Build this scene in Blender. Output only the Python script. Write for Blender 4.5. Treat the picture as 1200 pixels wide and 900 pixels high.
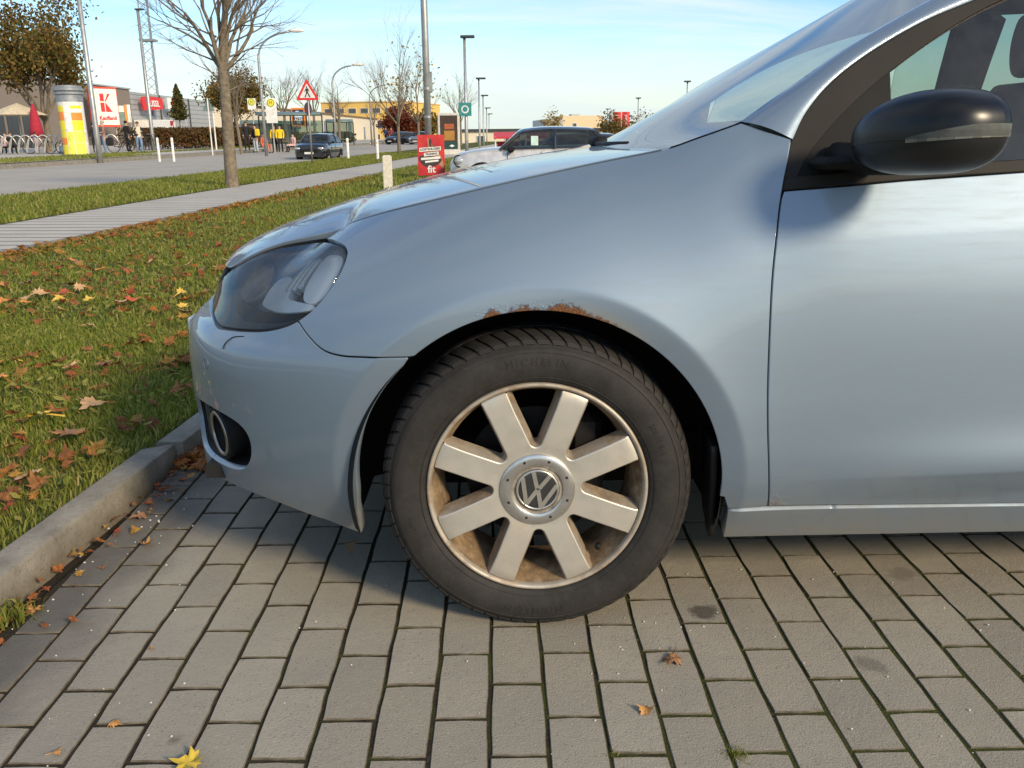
import bpy, bmesh, math, random
import numpy as np
from mathutils import Vector, Matrix, noise
from mathutils.geometry import delaunay_2d_cdt
R = math.radians
scene = bpy.context.scene
for o in list(bpy.data.objects): bpy.data.objects.remove(o)
# ------------------------------------------------------------------ camera
cam_d = bpy.data.cameras.new('camera'); cam = bpy.data.objects.new('camera', cam_d)
scene.collection.objects.link(cam); scene.camera = cam
cam_d.sensor_width = 36; cam_d.lens = 30.583; cam_d.clip_start = 0.02; cam_d.clip_end = 3000
cam.matrix_world = (Matrix.Translation((-.0674, -1.4181, .9858)) @ Matrix.Rotation(-R(.656), 4, 'Z')
                    @ Matrix.Rotation(R(90-15.803), 4, 'X') @ Matrix.Rotation(-.009586, 4, 'Z'))
cam_d.dof.use_dof = False
# ------------------------------------------------------------------ sky and sun
SUN_EL, SUN_ROT = 26.0, 139.0
w = bpy.data.worlds.new('World'); scene.world = w; w.use_nodes = True
wn = w.node_tree.nodes; wl = w.node_tree.links; wn.clear()
w_out = wn.new('ShaderNodeOutputWorld'); w_bg = wn.new('ShaderNodeBackground')
sky = wn.new('ShaderNodeTexSky'); sky.sky_type = 'NISHITA'; sky.sun_disc = False
sky.sun_elevation = R(SUN_EL); sky.sun_rotation = R(SUN_ROT); sky.air_density = 1.0; sky.dust_density = 0.45; sky.ozone_density = 2.2
w_tc = wn.new('ShaderNodeTexCoord')
w_sep = wn.new('ShaderNodeSeparateXYZ'); wl.new(w_tc.outputs['Generated'], w_sep.inputs[0])
# thin cirrus: direction projected on a high flat layer
w_zz = wn.new('ShaderNodeMath'); w_zz.operation = 'ADD'; w_zz.inputs[1].default_value = .22; wl.new(w_sep.outputs[2], w_zz.inputs[0])
w_mx = wn.new('ShaderNodeMath'); w_mx.operation = 'MAXIMUM'; w_mx.inputs[1].default_value = .05; wl.new(w_zz.outputs[0], w_mx.inputs[0])
w_dx = wn.new('ShaderNodeMath'); w_dx.operation = 'DIVIDE'; wl.new(w_sep.outputs[0], w_dx.inputs[0]); wl.new(w_mx.outputs[0], w_dx.inputs[1])
w_dy = wn.new('ShaderNodeMath'); w_dy.operation = 'DIVIDE'; wl.new(w_sep.outputs[1], w_dy.inputs[0]); wl.new(w_mx.outputs[0], w_dy.inputs[1])
w_cb = wn.new('ShaderNodeCombineXYZ'); wl.new(w_dx.outputs[0], w_cb.inputs[0]); wl.new(w_dy.outputs[0], w_cb.inputs[1])
w_mp = wn.new('ShaderNodeMapping'); w_mp.inputs['Rotation'].default_value = (0, 0, R(28)); w_mp.inputs['Scale'].default_value = (.9, 2.2, 1)
wl.new(w_cb.outputs[0], w_mp.inputs[0])
w_n1 = wn.new('ShaderNodeTexNoise'); w_n1.inputs['Scale'].default_value = .75; w_n1.inputs['Detail'].default_value = 9; w_n1.inputs['Roughness'].default_value = .6; w_n1.inputs['Distortion'].default_value = .8
wl.new(w_mp.outputs[0], w_n1.inputs['Vector'])
w_rp = wn.new('ShaderNodeValToRGB'); w_rp.color_ramp.elements[0].position = .41; w_rp.color_ramp.elements[0].color = (.04, .04, .04, 1)
w_rp.color_ramp.elements[1].position = .60; w_rp.color_ramp.elements[1].color = (.75, .75, .75, 1)
wl.new(w_n1.outputs[0], w_rp.inputs[0])
w_mix = wn.new('ShaderNodeMix'); w_mix.data_type = 'RGBA'; w_mix.clamp_factor = True
w_mix.inputs[7].default_value = (4.5, 4.95, 5.15, 1)
wl.new(w_rp.outputs[0], w_mix.inputs[0]); w_hs = wn.new('ShaderNodeHueSaturation'); w_hs.inputs['Saturation'].default_value = 1.35; w_hs.inputs['Value'].default_value = .95; w_hs.inputs['Hue'].default_value = .505; wl.new(sky.outputs[0], w_hs.inputs['Color']); wl.new(w_hs.outputs[0], w_mix.inputs[6]); w_hr = wn.new('ShaderNodeMapRange'); w_hr.interpolation_type = 'SMOOTHSTEP'; w_hr.inputs[1].default_value = .11; w_hr.inputs[2].default_value = .0; w_hr.inputs[3].default_value = 0; w_hr.inputs[4].default_value = .75; wl.new(w_sep.outputs[2], w_hr.inputs[0])
w_hz = wn.new('ShaderNodeMix'); w_hz.data_type = 'RGBA'; w_hz.inputs[7].default_value = (3.9, 4.4, 4.35, 1); wl.new(w_hr.outputs[0], w_hz.inputs[0]); wl.new(w_mix.outputs[2], w_hz.inputs[6]); wl.new(w_hz.outputs[2], w_bg.inputs[0])
w_bg.inputs[1].default_value = 0.128; wl.new(w_bg.outputs[0], w_out.inputs[0])
sun_d = bpy.data.lights.new('sun', 'SUN'); sun_d.energy = 2.7; sun_d.angle = R(10.0); sun_d.color = (1.0, .83, .57)
sun = bpy.data.objects.new('sun', sun_d); scene.collection.objects.link(sun)
to_sun = Vector((math.sin(R(SUN_ROT))*math.cos(R(SUN_EL)), math.cos(R(SUN_ROT))*math.cos(R(SUN_EL)), math.sin(R(SUN_EL))))
sun.rotation_euler = to_sun.to_track_quat('Z', 'Y').to_euler()
vs = scene.view_settings; scene.display_settings.display_device = 'sRGB'
vs.view_transform = 'Standard'; vs.look = 'None'; vs.gamma = 1.0; vs.exposure = 0.65; vs.use_curve_mapping = False
scene.cycles.max_bounces = 8; scene.cycles.transparent_max_bounces = 24; scene.cycles.caustics_reflective = False; scene.cycles.caustics_refractive = False

# ------------------------------------------------------------------ helpers
COL = scene.collection
def link(name, me, mats=None, parent=None):
    o = bpy.data.objects.new(name, me); COL.objects.link(o)
    if mats is not None and me is not None and not me.materials:
        for m in (mats if isinstance(mats, (list, tuple)) else [mats]): me.materials.append(m)
    if parent is not None: setp(o, parent)
    return o
def setp(o, parent):
    o.parent = parent
def tag(o, label=None, cat=None, group=None, kind=None):
    if label: o['label'] = label
    if cat: o['category'] = cat
    if group: o['group'] = group
    if kind: o['kind'] = kind
    return o
def empty(name, loc=(0, 0, 0), rz=0, label=None, cat=None, group=None):
    o = bpy.data.objects.new(name, None); COL.objects.link(o); o.location = loc; o.rotation_euler = (0, 0, rz); o.empty_display_size = .2
    return tag(o, label, cat, group)
def copy_tree(o, parent=None):
    c = o.copy(); COL.objects.link(c)
    if parent is not None: c.parent = parent
    for ch in o.children: copy_tree(ch, c)
    return c
class MB:
    """collects shapes, then builds ONE mesh object"""
    def __init__(s): s.v = []; s.f = []; s.mi = []; s.m = 0; s.sm = []; s.smooth = False
    def add(s, vs, fs):
        b = len(s.v); s.v += [tuple(float(c) for c in p) for p in vs]
        for f in fs: s.f.append(tuple(b+i for i in f)); s.mi.append(s.m); s.sm.append(s.smooth)
    def box(s, c, d, rz=0, bev=0, top=1.0):
        x, y, z = d[0]/2, d[1]/2, d[2]/2
        cr, sr = math.cos(rz), math.sin(rz)
        if bev <= 0:
            pts = [(sx*x*(top if sz > 0 else 1), sy*y*(top if sz > 0 else 1), sz*z) for sz in (-1, 1) for sx, sy in ((-1, -1), (1, -1), (1, 1), (-1, 1))]
            fs = [(3, 2, 1, 0), (4, 5, 6, 7), (0, 1, 5, 4), (1, 2, 6, 5), (2, 3, 7, 6), (3, 0, 4, 7)]
        else:
            pts = []; b = min(bev, x*.9, y*.9, z*.9)
            for zz, k in ((-z, b), (-z+b, 0), (z-b, 0), (z, b)):
                for sx, sy in ((-1, -1), (1, -1), (1, 1), (-1, 1)):
                    X, Y = x-k, y-k
                    if sx*sy > 0: pts += [(sx*X, sy*(Y-b+k*.0), zz), (sx*(X-b), sy*Y, zz)] if False else [(sx*X, sy*(Y-b), zz), (sx*(X-b), sy*Y, zz)]
                    else: pts += [(sx*(X-b), sy*Y, zz), (sx*X, sy*(Y-b), zz)]
            # order corners counter-clockwise
            o2 = []
            for r in range(4):
                q = pts[r*8:(r+1)*8]; q.sort(key=lambda p: math.atan2(p[1]/y, p[0]/x)); o2 += q
            pts = o2
            fs = [tuple(reversed(range(8))), tuple(range(24, 32))]
            for r in range(3):
                for i in range(8): fs.append((r*8+i, r*8+(i+1) % 8, (r+1)*8+(i+1) % 8, (r+1)*8+i))
        s.add([(c[0]+p[0]*cr-p[1]*sr, c[1]+p[0]*sr+p[1]*cr, c[2]+p[2]) for p in pts], fs); return s
    def tube(s, path, rad, n=8, cap=True):
        P_ = [Vector(p) for p in path]; k = len(P_)
        rr = rad if isinstance(rad, (list, tuple)) else [rad]*k
        vs = []; fs = []; up = None
        for i, p in enumerate(P_):
            t = (P_[min(i+1, k-1)]-P_[max(i-1, 0)])
            t = t.normalized() if t.length > 1e-9 else Vector((0, 0, 1))
            if up is None:
                a = Vector((0, 0, 1)) if abs(t.z) < .9 else Vector((1, 0, 0)); up = (a-t*a.dot(t)).normalized()
            else:
                up = up-t*up.dot(t); up = up.normalized() if up.length > 1e-6 else t.orthogonal().normalized()
            sd = t.cross(up)
            for j in range(n):
                a = 2*math.pi*j/n; vs.append(p+(up*math.cos(a)+sd*math.sin(a))*rr[i])
        for i in range(k-1):
            for j in range(n): fs.append((i*n+j, i*n+(j+1) % n, (i+1)*n+(j+1) % n, (i+1)*n+j))
        if cap: fs += [tuple(reversed(range(n))), tuple((k-1)*n+j for j in range(n))]
        s.add(vs, fs); return s
    def lathe(s, prof, c=(0, 0, 0), n=48, axis='Z', a0=0, a1=2*math.pi):
        """prof: list of (r, h) along axis; axis Z up, or Y (h along +y)"""
        full = abs(a1-a0-2*math.pi) < 1e-6; m = n if full else n+1; vs = []; fs = []
        for r, h in prof:
            for j in range(m):
                a = a0+(a1-a0)*j/n
                if axis == 'Z': vs.append((c[0]+r*math.cos(a), c[1]+r*math.sin(a), c[2]+h))
                else: vs.append((c[0]+r*math.cos(a), c[1]+h, c[2]+r*math.sin(a)))
        for i in range(len(prof)-1):
            for j in range(n):
                q = (i*m+j, i*m+(j+1) % m, (i+1)*m+(j+1) % m, (i+1)*m+j)
                fs.append(q if axis == 'Z' else q[::-1])
        s.add(vs, fs); return s
    def prism(s, poly, z0, z1, axis='Z', c=(0, 0, 0)):
        n = len(poly)
        def m(p, h):
            if axis == 'Z': return (c[0]+p[0], c[1]+p[1], c[2]+h)
            if axis == 'Y': return (c[0]+p[0], c[1]+h, c[2]+p[1])
            return (c[0]+h, c[1]+p[0], c[2]+p[1])
        vs = [m(p, z0) for p in poly]+[m(p, z1) for p in poly]
        fs = [tuple(reversed(range(n))), tuple(range(n, 2*n))]+[(i, (i+1) % n, n+(i+1) % n, n+i) for i in range(n)]
        if axis == 'Y': fs = [f[::-1] for f in fs]
        s.add(vs, fs); return s
    def grid(s, pts):
        """pts[i][j] -> quads"""
        a = len(pts); b = len(pts[0])
        s.add([p for r in pts for p in r], [(i*b+j, i*b+j+1, (i+1)*b+j+1, (i+1)*b+j) for i in range(a-1) for j in range(b-1)]); return s
    def sphere(s, c, r, n=12, m=8):
        if not isinstance(r, (tuple, list)): r = (r, r, r)
        vs = [(c[0], c[1], c[2]-r[2])]; fs = []
        for i in range(1, m):
            a = -math.pi/2+math.pi*i/m
            for j in range(n):
                b = 2*math.pi*j/n; vs.append((c[0]+r[0]*math.cos(a)*math.cos(b), c[1]+r[1]*math.cos(a)*math.sin(b), c[2]+r[2]*math.sin(a)))
        vs.append((c[0], c[1], c[2]+r[2]))
        for j in range(n): fs.append((0, 1+(j+1) % n, 1+j))
        for i in range(m-2):
            for j in range(n): fs.append((1+i*n+j, 1+i*n+(j+1) % n, 1+(i+1)*n+(j+1) % n, 1+(i+1)*n+j))
        e = len(vs)-1; q = 1+(m-2)*n
        for j in range(n): fs.append((q+j, q+(j+1) % n, e))
        s.add(vs, fs); return s
    def mesh(s, name):
        me = bpy.data.meshes.new(name); me.from_pydata(s.v, [], s.f)
        me.polygons.foreach_set('material_index', s.mi); me.polygons.foreach_set('use_smooth', s.sm); me.update()
        return me
    def build(s, name, mats, parent=None, smooth=None, fix=False, auto=None):
        if smooth is not None: s.sm = [smooth]*len(s.f)
        me = s.mesh(name)
        if fix:
            bm = bmesh.new(); bm.from_mesh(me); bmesh.ops.recalc_face_normals(bm, faces=bm.faces); bm.to_mesh(me); bm.free()
        if auto: me.set_sharp_from_angle(angle=R(auto))
        return link(name, me, mats, parent)
def text_mesh(body, size, depth=0.0, bold=False, spacing=1.0):
    cu = bpy.data.curves.new('lettering', 'FONT'); cu.body = body; cu.size = size; cu.extrude = depth; cu.align_x = 'CENTER'; cu.align_y = 'CENTER'; cu.space_character = spacing
    cu.resolution_u = 3
    if bold: cu.offset = size*.022
    o = bpy.data.objects.new('lettering', cu); COL.objects.link(o); dg = bpy.context.evaluated_depsgraph_get()
    me = bpy.data.meshes.new_from_object(o.evaluated_get(dg)); bpy.data.objects.remove(o); bpy.data.curves.remove(cu)
    return me
def cr_spline(pts, n=8, closed=False):
    """Catmull-Rom through points (any dimension)"""
    p = [np.array(q, float) for q in pts]; out = []; k = len(p)
    rng = range(k if closed else k-1)
    for i in rng:
        a = p[(i-1) % k] if closed or i > 0 else 2*p[0]-p[1]; b = p[i]; c = p[(i+1) % k]; d = p[(i+2) % k] if closed or i+2 < k else 2*p[-1]-p[-2]
        for t in np.linspace(0, 1, n, endpoint=False):
            out.append(.5*((2*b)+(-a+c)*t+(2*a-5*b+4*c-d)*t*t+(-a+3*b-3*c+d)*t**3))
    if not closed: out.append(p[-1])
    return [tuple(q) for q in out]
# ------------------------------------------------------------------ materials
MATS = {}
class NT:
    def __init__(s, name):
        s.m = bpy.data.materials.new(name); s.m.use_nodes = True; s.n = s.m.node_tree.nodes; s.l = s.m.node_tree.links
        s.b = s.n['Principled BSDF']; s.out = s.n['Material Output']; MATS[name] = s.m
    def N(s, t, **k):
        q = s.n.new(t)
        for a, b in k.items(): setattr(q, a, b)
        return q
    def set(s, node, **k):
        for a, b in k.items():
            i = node.inputs[int(a[1:])] if a[0] == '_' and a[1:].isdigit() else node.inputs[a.replace('_', ' ')]
            if hasattr(b, 'is_output') : s.l.new(b, i)
            else: i.default_value = b
        return node
    def coord(s, kind='Object', scale=None, rot=None):
        tc = s.N('ShaderNodeTexCoord').outputs[kind]
        if scale is None: return tc
        mp = s.N('ShaderNodeMapping'); mp.inputs['Scale'].default_value = scale
        if rot: mp.inputs['Rotation'].default_value = rot
        s.l.new(tc, mp.inputs[0]); return mp.outputs[0]
    def noise(s, vec, scale, detail=4, rough=.55, dist=0):
        q = s.N('ShaderNodeTexNoise'); s.set(q, Vector=vec, Scale=scale, Detail=detail, Roughness=rough, Distortion=dist); return q.outputs[0]
    def ramp(s, fac, *stops, interp='LINEAR'):
        q = s.N('ShaderNodeValToRGB'); cr = q.color_ramp; cr.interpolation = interp
        while len(cr.elements) < len(stops): cr.elements.new(.5)
        for e, (p, c) in zip(cr.elements, stops):
            e.position = p; e.color = (c, c, c, 1) if isinstance(c, (int, float)) else (*c, 1)
        s.l.new(fac, q.inputs[0]); return q.outputs[0]
    def mix(s, fac, a, b, mode='MIX'):
        q = s.N('ShaderNodeMix', data_type='RGBA', blend_type=mode); s.set(q, _0=fac, _6=a if hasattr(a, 'is_output') else (*a, 1), _7=b if hasattr(b, 'is_output') else (*b, 1)); return q.outputs[2]
    def math(s, op, a, b=None, c=None, clamp=False):
        q = s.N('ShaderNodeMath', operation=op, use_clamp=clamp); s.set(q, _0=a)
        if b is not None: s.set(q, _1=b)
        if c is not None: s.set(q, _2=c)
        return q.outputs[0]
    def bump(s, h, strength=.3, dist=.002):
        q = s.N('ShaderNodeBump'); s.set(q, Height=h, Strength=strength, Distance=dist); s.l.new(q.outputs[0], s.b.inputs['Normal']); return q
    def P(s, **k): s.set(s.b, **k); return s
def simple(name, col, rough=.6, metal=0, var=.18, scale=6, spec=None, coat=0, bump=0, bscale=60, emit=None):
    t = NT(name); c = t.coord()
    n = t.noise(c, scale, 5)
    col = tuple(col)
    t.P(Base_Color=t.mix(t.ramp(n, (.3, 0.0), (.7, 1.0)), tuple(v*(1-var) for v in col), tuple(min(1, v*(1+var)) for v in col)), Roughness=rough, Metallic=metal)
    if spec is not None: t.P(**{'Specular_IOR_Level': spec})
    if coat: t.P(Coat_Weight=coat, Coat_Roughness=.04)
    if bump: t.bump(t.noise(c, bscale, 3), bump, .003)
    return t.m
# ------------------------------------------------------------------ surface materials
def m_paver():
    t = NT('paver'); oi = t.N('ShaderNodeObjectInfo'); g = t.N('ShaderNodeNewGeometry').outputs['Position']
    rnd = oi.outputs['Random']
    base = t.ramp(rnd, (0, (.27, .234, .172)), (.35, (.322, .281, .208)), (.7, (.352, .308, .230)), (1, (.392, .346, .264)))
    big = t.noise(g, 5.5, 4); c = t.mix(t.ramp(big, (.35, 0.), (.75, .55)), base, (.21, .188, .16))
    # aggregate: dark and pale grains
    v = t.N('ShaderNodeTexVoronoi'); t.set(v, Vector=g, Scale=420.0)
    sp = t.ramp(v.outputs['Color'], (.0, 0.), (.86, 0.), (.9, 1.)); c = t.mix(t.math('MULTIPLY', sp, .45), c, (.55, .5, .43))
    v2 = t.N('ShaderNodeTexVoronoi'); t.set(v2, Vector=g, Scale=330.0)
    sp2 = t.ramp(v2.outputs['Color'], (.0, 1.), (.10, 1.), (.14, 0.)); c = t.mix(t.math('MULTIPLY', sp2, .6), c, (.075, .065, .055))
    fn = t.noise(g, 900, 2); c = t.mix(.35, c, t.mix(fn, (.1, .09, .08), (.55, .50, .43)))
    # damp, dirty band along the kerb and around the front edge of the bay
    sx = t.N('ShaderNodeSeparateXYZ'); t.l.new(g, sx.inputs[0])
    dist = t.math('ADD', sx.outputs[0], t.math('MULTIPLY_ADD', sx.outputs[1], -.085, 1.18))
    wob = t.math('MULTIPLY_ADD', t.noise(g, 4.5, 5), .34, t.math('MULTIPLY', dist, -1.0))
    band = t.ramp(t.math('ADD', wob, .30), (.15, 0.), (.36, 1.)); c = t.mix(t.math('MULTIPLY', band, .68), c, (.062, .058, .056))
    # oil spots
    for (ox, oy, r, k) in ((.36, .245, .030, .75), (.638, .044, .026, .4), (-.635, -.146, .012, .5), (.86, .40, .03, .3)):
        d = t.N('ShaderNodeVectorMath', operation='DISTANCE'); t.l.new(g, d.inputs[0]); d.inputs[1].default_value = (ox, oy, 0)
        dd = t.math('ADD', d.outputs['Value'], t.math('MULTIPLY_ADD', t.noise(g, 30, 5, .7), .075, -.037))
        mk = t.ramp(dd, (max(r-.008, 0), 1.), (r+.008, 0.)); c = t.mix(t.math('MULTIPLY', mk, k), c, (.045, .036, .03))
    t.P(Base_Color=c, Roughness=.88, Specular_IOR_Level=.25)
    h = t.math('ADD', t.noise(g, 260, 4, .7), t.math('MULTIPLY', t.noise(g, 30, 3), .8)); t.bump(h, .75, .0028)
    return t.m
def m_joint():
    t = NT('joint_soil'); g = t.N('ShaderNodeNewGeometry').outputs['Position']
    n = t.noise(g, 9, 5); sx = t.N('ShaderNodeSeparateXYZ'); t.l.new(g, sx.inputs[0])
    k = t.math('ADD', n, t.math('MULTIPLY', sx.outputs[0], .16))
    c = t.mix(t.ramp(k, (.42, 0.), (.58, 1.)), (.034, .028, .020), (.055, .062, .016))
    c = t.mix(t.ramp(t.noise(g, 160, 3), (.5, 0.), (.7, .7)), c, (.07, .058, .042))
    t.P(Base_Color=c, Roughness=.95, Specular_IOR_Level=.1); t.bump(t.noise(g, 220, 4), .9, .004); return t.m
def m_kerb():
    t = NT('kerb_concrete'); g = t.N('ShaderNodeNewGeometry').outputs['Position']
    n = t.noise(g, 9, 6, .65); c = t.ramp(n, (.25, (.145, .130, .108)), (.5, (.245, .222, .185)), (.75, (.33, .302, .258)))
    sx = t.N('ShaderNodeSeparateXYZ'); t.l.new(g, sx.inputs[0])
    low = t.ramp(t.math('ADD', sx.outputs[2], t.math('MULTIPLY_ADD', t.noise(g, 20, 3), .06, -.03)), (.0, 1.), (.045, 0.)); c = t.mix(t.math('MULTIPLY', low, .5), c, (.12, .09, .055))
    v = t.N('ShaderNodeTexVoronoi'); t.set(v, Vector=g, Scale=260.0); c = t.mix(t.math('MULTIPLY', t.ramp(v.outputs['Color'], (.1, 1.), (.2, 0.)), .5), c, (.08, .07, .06))
    c = t.mix(t.math('MULTIPLY', t.ramp(v.outputs['Color'], (.85, 0.), (.9, 1.)), .15), c, (.5, .46, .40))
    t.P(Base_Color=c, Roughness=.92, Specular_IOR_Level=.2); t.bump(t.math('ADD', t.noise(g, 190, 5, .7), t.noise(g, 28, 4)), .6, .004); return t.m
def m_grass(name='grass_blade', dry=.3):
    t = NT(name); a = t.N('ShaderNodeAttribute', attribute_name='tint'); g = t.N('ShaderNodeNewGeometry').outputs['Position']
    c = t.ramp(a.outputs['Fac'], (0, (.10, .13, .017)), (.35, (.185, .23, .027)), (.7, (.28, .30, .05)), (.88, (.38, .34, .085)), (1, (.45, .36, .14)))
    patch = t.ramp(t.noise(g, .9, 4), (.42, 0.), (.68, dry)); c = t.mix(patch, c, (.21, .17, .06))
    t.P(Base_Color=c, Roughness=.55, Specular_IOR_Level=.3, Subsurface_Weight=0.0)
    tr = t.N('ShaderNodeBsdfTranslucent'); t.l.new(c, tr.inputs[0]); mx = t.N('ShaderNodeMixShader'); mx.inputs[0].default_value = .45
    t.l.new(t.b.outputs[0], mx.inputs[1]); t.l.new(tr.outputs[0], mx.inputs[2]); t.l.new(mx.outputs[0], t.out.inputs[0]); return t.m
def m_turf():
    t = NT('turf_soil'); g = t.N('ShaderNodeNewGeometry').outputs['Position']
    n = t.noise(g, 3, 6, .65); c = t.ramp(n, (.3, (.06, .075, .018)), (.5, (.10, .12, .028)), (.7, (.16, .15, .045)))
    c = t.mix(t.ramp(t.noise(g, 28, 4), (.45, 0.), (.7, .6)), c, (.10, .07, .03))
    t.P(Base_Color=c, Roughness=.95, Specular_IOR_Level=.1); t.bump(t.noise(g, 40, 5), 1, .03); return t.m
def m_leaf():
    t = NT('fallen_leaf'); oi = t.N('ShaderNodeObjectInfo'); a = t.N('ShaderNodeAttribute', attribute_name='tint')
    k = t.math('FRACT', t.math('ADD', t.math('MULTIPLY', oi.outputs['Random'], .999), a.outputs['Fac']))
    c = t.ramp(k, (0, (.30, .085, .022)), (.18, (.42, .16, .045)), (.36, (.20, .075, .03)), (.52, (.50, .21, .05)), (.66, (.24, .11, .05)), (.8, (.55, .33, .05)), (.92, (.36, .055, .025)), (1, (.5, .24, .09)))
    g = t.N('ShaderNodeNewGeometry').outputs['Position']; c = t.mix(t.ramp(t.noise(g, 60, 4), (.4, 0.), (.75, .6)), c, (.13, .06, .028))
    t.P(Base_Color=c, Roughness=.6, Specular_IOR_Level=.3)
    tr = t.N('ShaderNodeBsdfTranslucent'); t.l.new(c, tr.inputs[0]); mx = t.N('ShaderNodeMixShader'); mx.inputs[0].default_value = .3
    t.l.new(t.b.outputs[0], mx.inputs[1]); t.l.new(tr.outputs[0], mx.inputs[2]); t.l.new(mx.outputs[0], t.out.inputs[0]); return t.m
def m_asphalt(name, c0, c1, scale=2.0):
    t = NT(name); g = t.N('ShaderNodeNewGeometry').outputs['Position']
    n = t.noise(g, scale, 6, .6); c = t.mix(t.ramp(n, (.35, 0.), (.7, 1.)), c0, c1)
    c = t.mix(.3, c, t.mix(t.noise(g, 180, 2), tuple(v*.4 for v in c0), tuple(v*1.6 for v in c1)))
    t.P(Base_Color=c, Roughness=.9, Specular_IOR_Level=.25); t.bump(t.noise(g, 120, 3), .4, .004); return t.m
PAVER = m_paver(); JOINT = m_joint(); KERB = m_kerb(); GRASS = m_grass(); TURF = m_turf(); LEAF = m_leaf()
ASPH = m_asphalt('road_asphalt', (.33, .295, .25), (.42, .38, .325), .6)
PATH = m_asphalt('path_paving', (.42, .38, .325), (.52, .475, .41), 1.4)
LOT = m_asphalt('car_park_surface', (.19, .17, .145), (.27, .235, .195), 1.2)

# ------------------------------------------------------------------ ground
SL = .084                                   # the street runs at this dx/dy to the paving grid
def plane(name, pts, mat, z, kind='structure', label=None):
    mb = MB(); mb.add([(x, y, z) for x, y in pts], [tuple(range(len(pts)))]); o = mb.build(name, mat); return tag(o, label, None, None, kind)
def rise(y): return .0065*max(0.0, y-8)                # the street climbs very gently away from the bay
def ribbon(name, xa, xb, y0, y1, mat, z, label, sl2=None):
    ys = [y0, 0, 8]+list(range(12, int(y1), 8))+[y1]; mb = MB()
    pts = [[(xa(y), y, z+rise(y)), (xb(y), y, z+rise(y))] for y in ys]
    mb.grid([[r[1], r[0]] for r in pts]); o = mb.build(name, mat); return tag(o, label, None, None, 'structure')
def strip(x0, x1, y0, y1): return [(x0+SL*y0, y0), (x1+SL*y0, y0), (x1+SL*y1, y1), (x0+SL*y1, y1)]
KX = -1.195                                 # kerb face line at y = 0
plane('ground', [(-900, -700), (900, -700), (900, 1500), (-900, 1500)], LOT, -.16, label='flat ground of the town reaching the horizon')
mb = MB(); mb.grid([[(60+SL*y, y, z), (KX-.02+SL*y, y, z)] for y, z in ((-40, -.05), (3, -.05), (5, -.06), (12, -.125), (160, -.125))]); tag(mb.build('car_park', LOT), 'paved car park with parking bays beyond the parked car', None, None, 'structure')
jb = plane('paving', [(-1.3, -2.3), (4.2, -2.3), (4.2, 3.4), (-.9, 3.4)], JOINT, -.0030, label='grey concrete block paving of the parking bay')
# pavers: bevelled, slightly uneven blocks; a few shared meshes
random.seed(4)
def paver_mesh(k):
    rnd = random.Random(100+k); hx, hy = .0474+rnd.uniform(-.0009, .0006), .0973+rnd.uniform(-.0012, .0006)
    out = [(-1, -1), (0, -1), (1, -1), (1, -.35), (1, .35), (1, 1), (0, 1), (-1, 1), (-1, .35), (-1, -.35)]
    def ring(ins, z):
        r = []
        for (a, b) in out:
            cc = .0018 if abs(a) == 1 and abs(b) == 1 else 0
            r.append((a*(hx-ins-cc), b*(hy-ins-cc), z))
        return r
    jit = [(rnd.uniform(-.0011, .0011), rnd.uniform(-.0011, .0011)) for _ in out]
    vs = []
    for ins, z in ((0, -.03), (0, -.0018), (.0016, 0)):
        vs += [(x+j[0], y+j[1], zz) for (x, y, zz), j in zip(ring(ins, z), jit)]
    fs = [tuple(range(20, 30))]
    for r_ in range(2):
        for i in range(10): fs.append((r_*10+i, r_*10+(i+1) % 10, (r_+1)*10+(i+1) % 10, (r_+1)*10+i))
    me = bpy.data.meshes.new('paver'); me.from_pydata(vs, [], fs); me.materials.append(PAVER); me.materials.append(EDGE); me.polygons.foreach_set('material_index', [0]+[1]*20); me.update(); return me, vs, fs
EDGE = simple('soil_stained_edge', (.135, .115, .085), .95, var=.5, scale=25, spec=.1)
PM = [paver_mesh(k) for k in range(10)]
cells = []
for i in range(-13, 42):
    for k in range(-12, 18):
        x = .1*i+.05-.0974; y = .2*k+.1+(0 if i % 2 == 0 else .1)
        if y > 3.3 or y < -2.2 or x < KX+SL*y+.052 or x > 4.1: continue
        vis = (-.42 < y < .62 and -1.25 < x < 1.75 and x < 1.05+.36*(y+.3)*2) or (y < 1.75 and x < -.15 and y > -.4 and y < .5-1.45*x*.9)
        cells.append((vis, x, y))
near = [c for c in cells if c[0]]; near.sort(key=lambda c: (c[2]+.45)**2+(c[1])**2*.35)
nearset = near[:300]; rest = [c for c in cells if not c[0]]+near[300:]
for (_, x, y) in nearset:
    me = random.choice(PM)[0]; o = link('paver', me, None, jb)
    o.location = (x, y, random.uniform(-.0009, .0009)); o.rotation_euler = (random.uniform(-.003, .003), random.uniform(-.006, .006), random.uniform(-.008, .008)+(math.pi if random.random() < .5 else 0))
mb = MB()
for (_, x, y) in rest:
    me, vs, fs = random.choice(PM); a = random.uniform(-.008, .008); dz = random.uniform(-.0016, .0016)
    mb.m = 0; mb.add([(x+p[0]-p[1]*a, y+p[1]+p[0]*a, p[2]+dz) for p in vs], fs[:1]); mb.m = 1; mb.add([(x+p[0]-p[1]*a, y+p[1]+p[0]*a, p[2]+dz) for p in vs], fs[1:])
tag(mb.build('outer_pavers', [PAVER, EDGE], jb), None, None, None, 'stuff')
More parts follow.
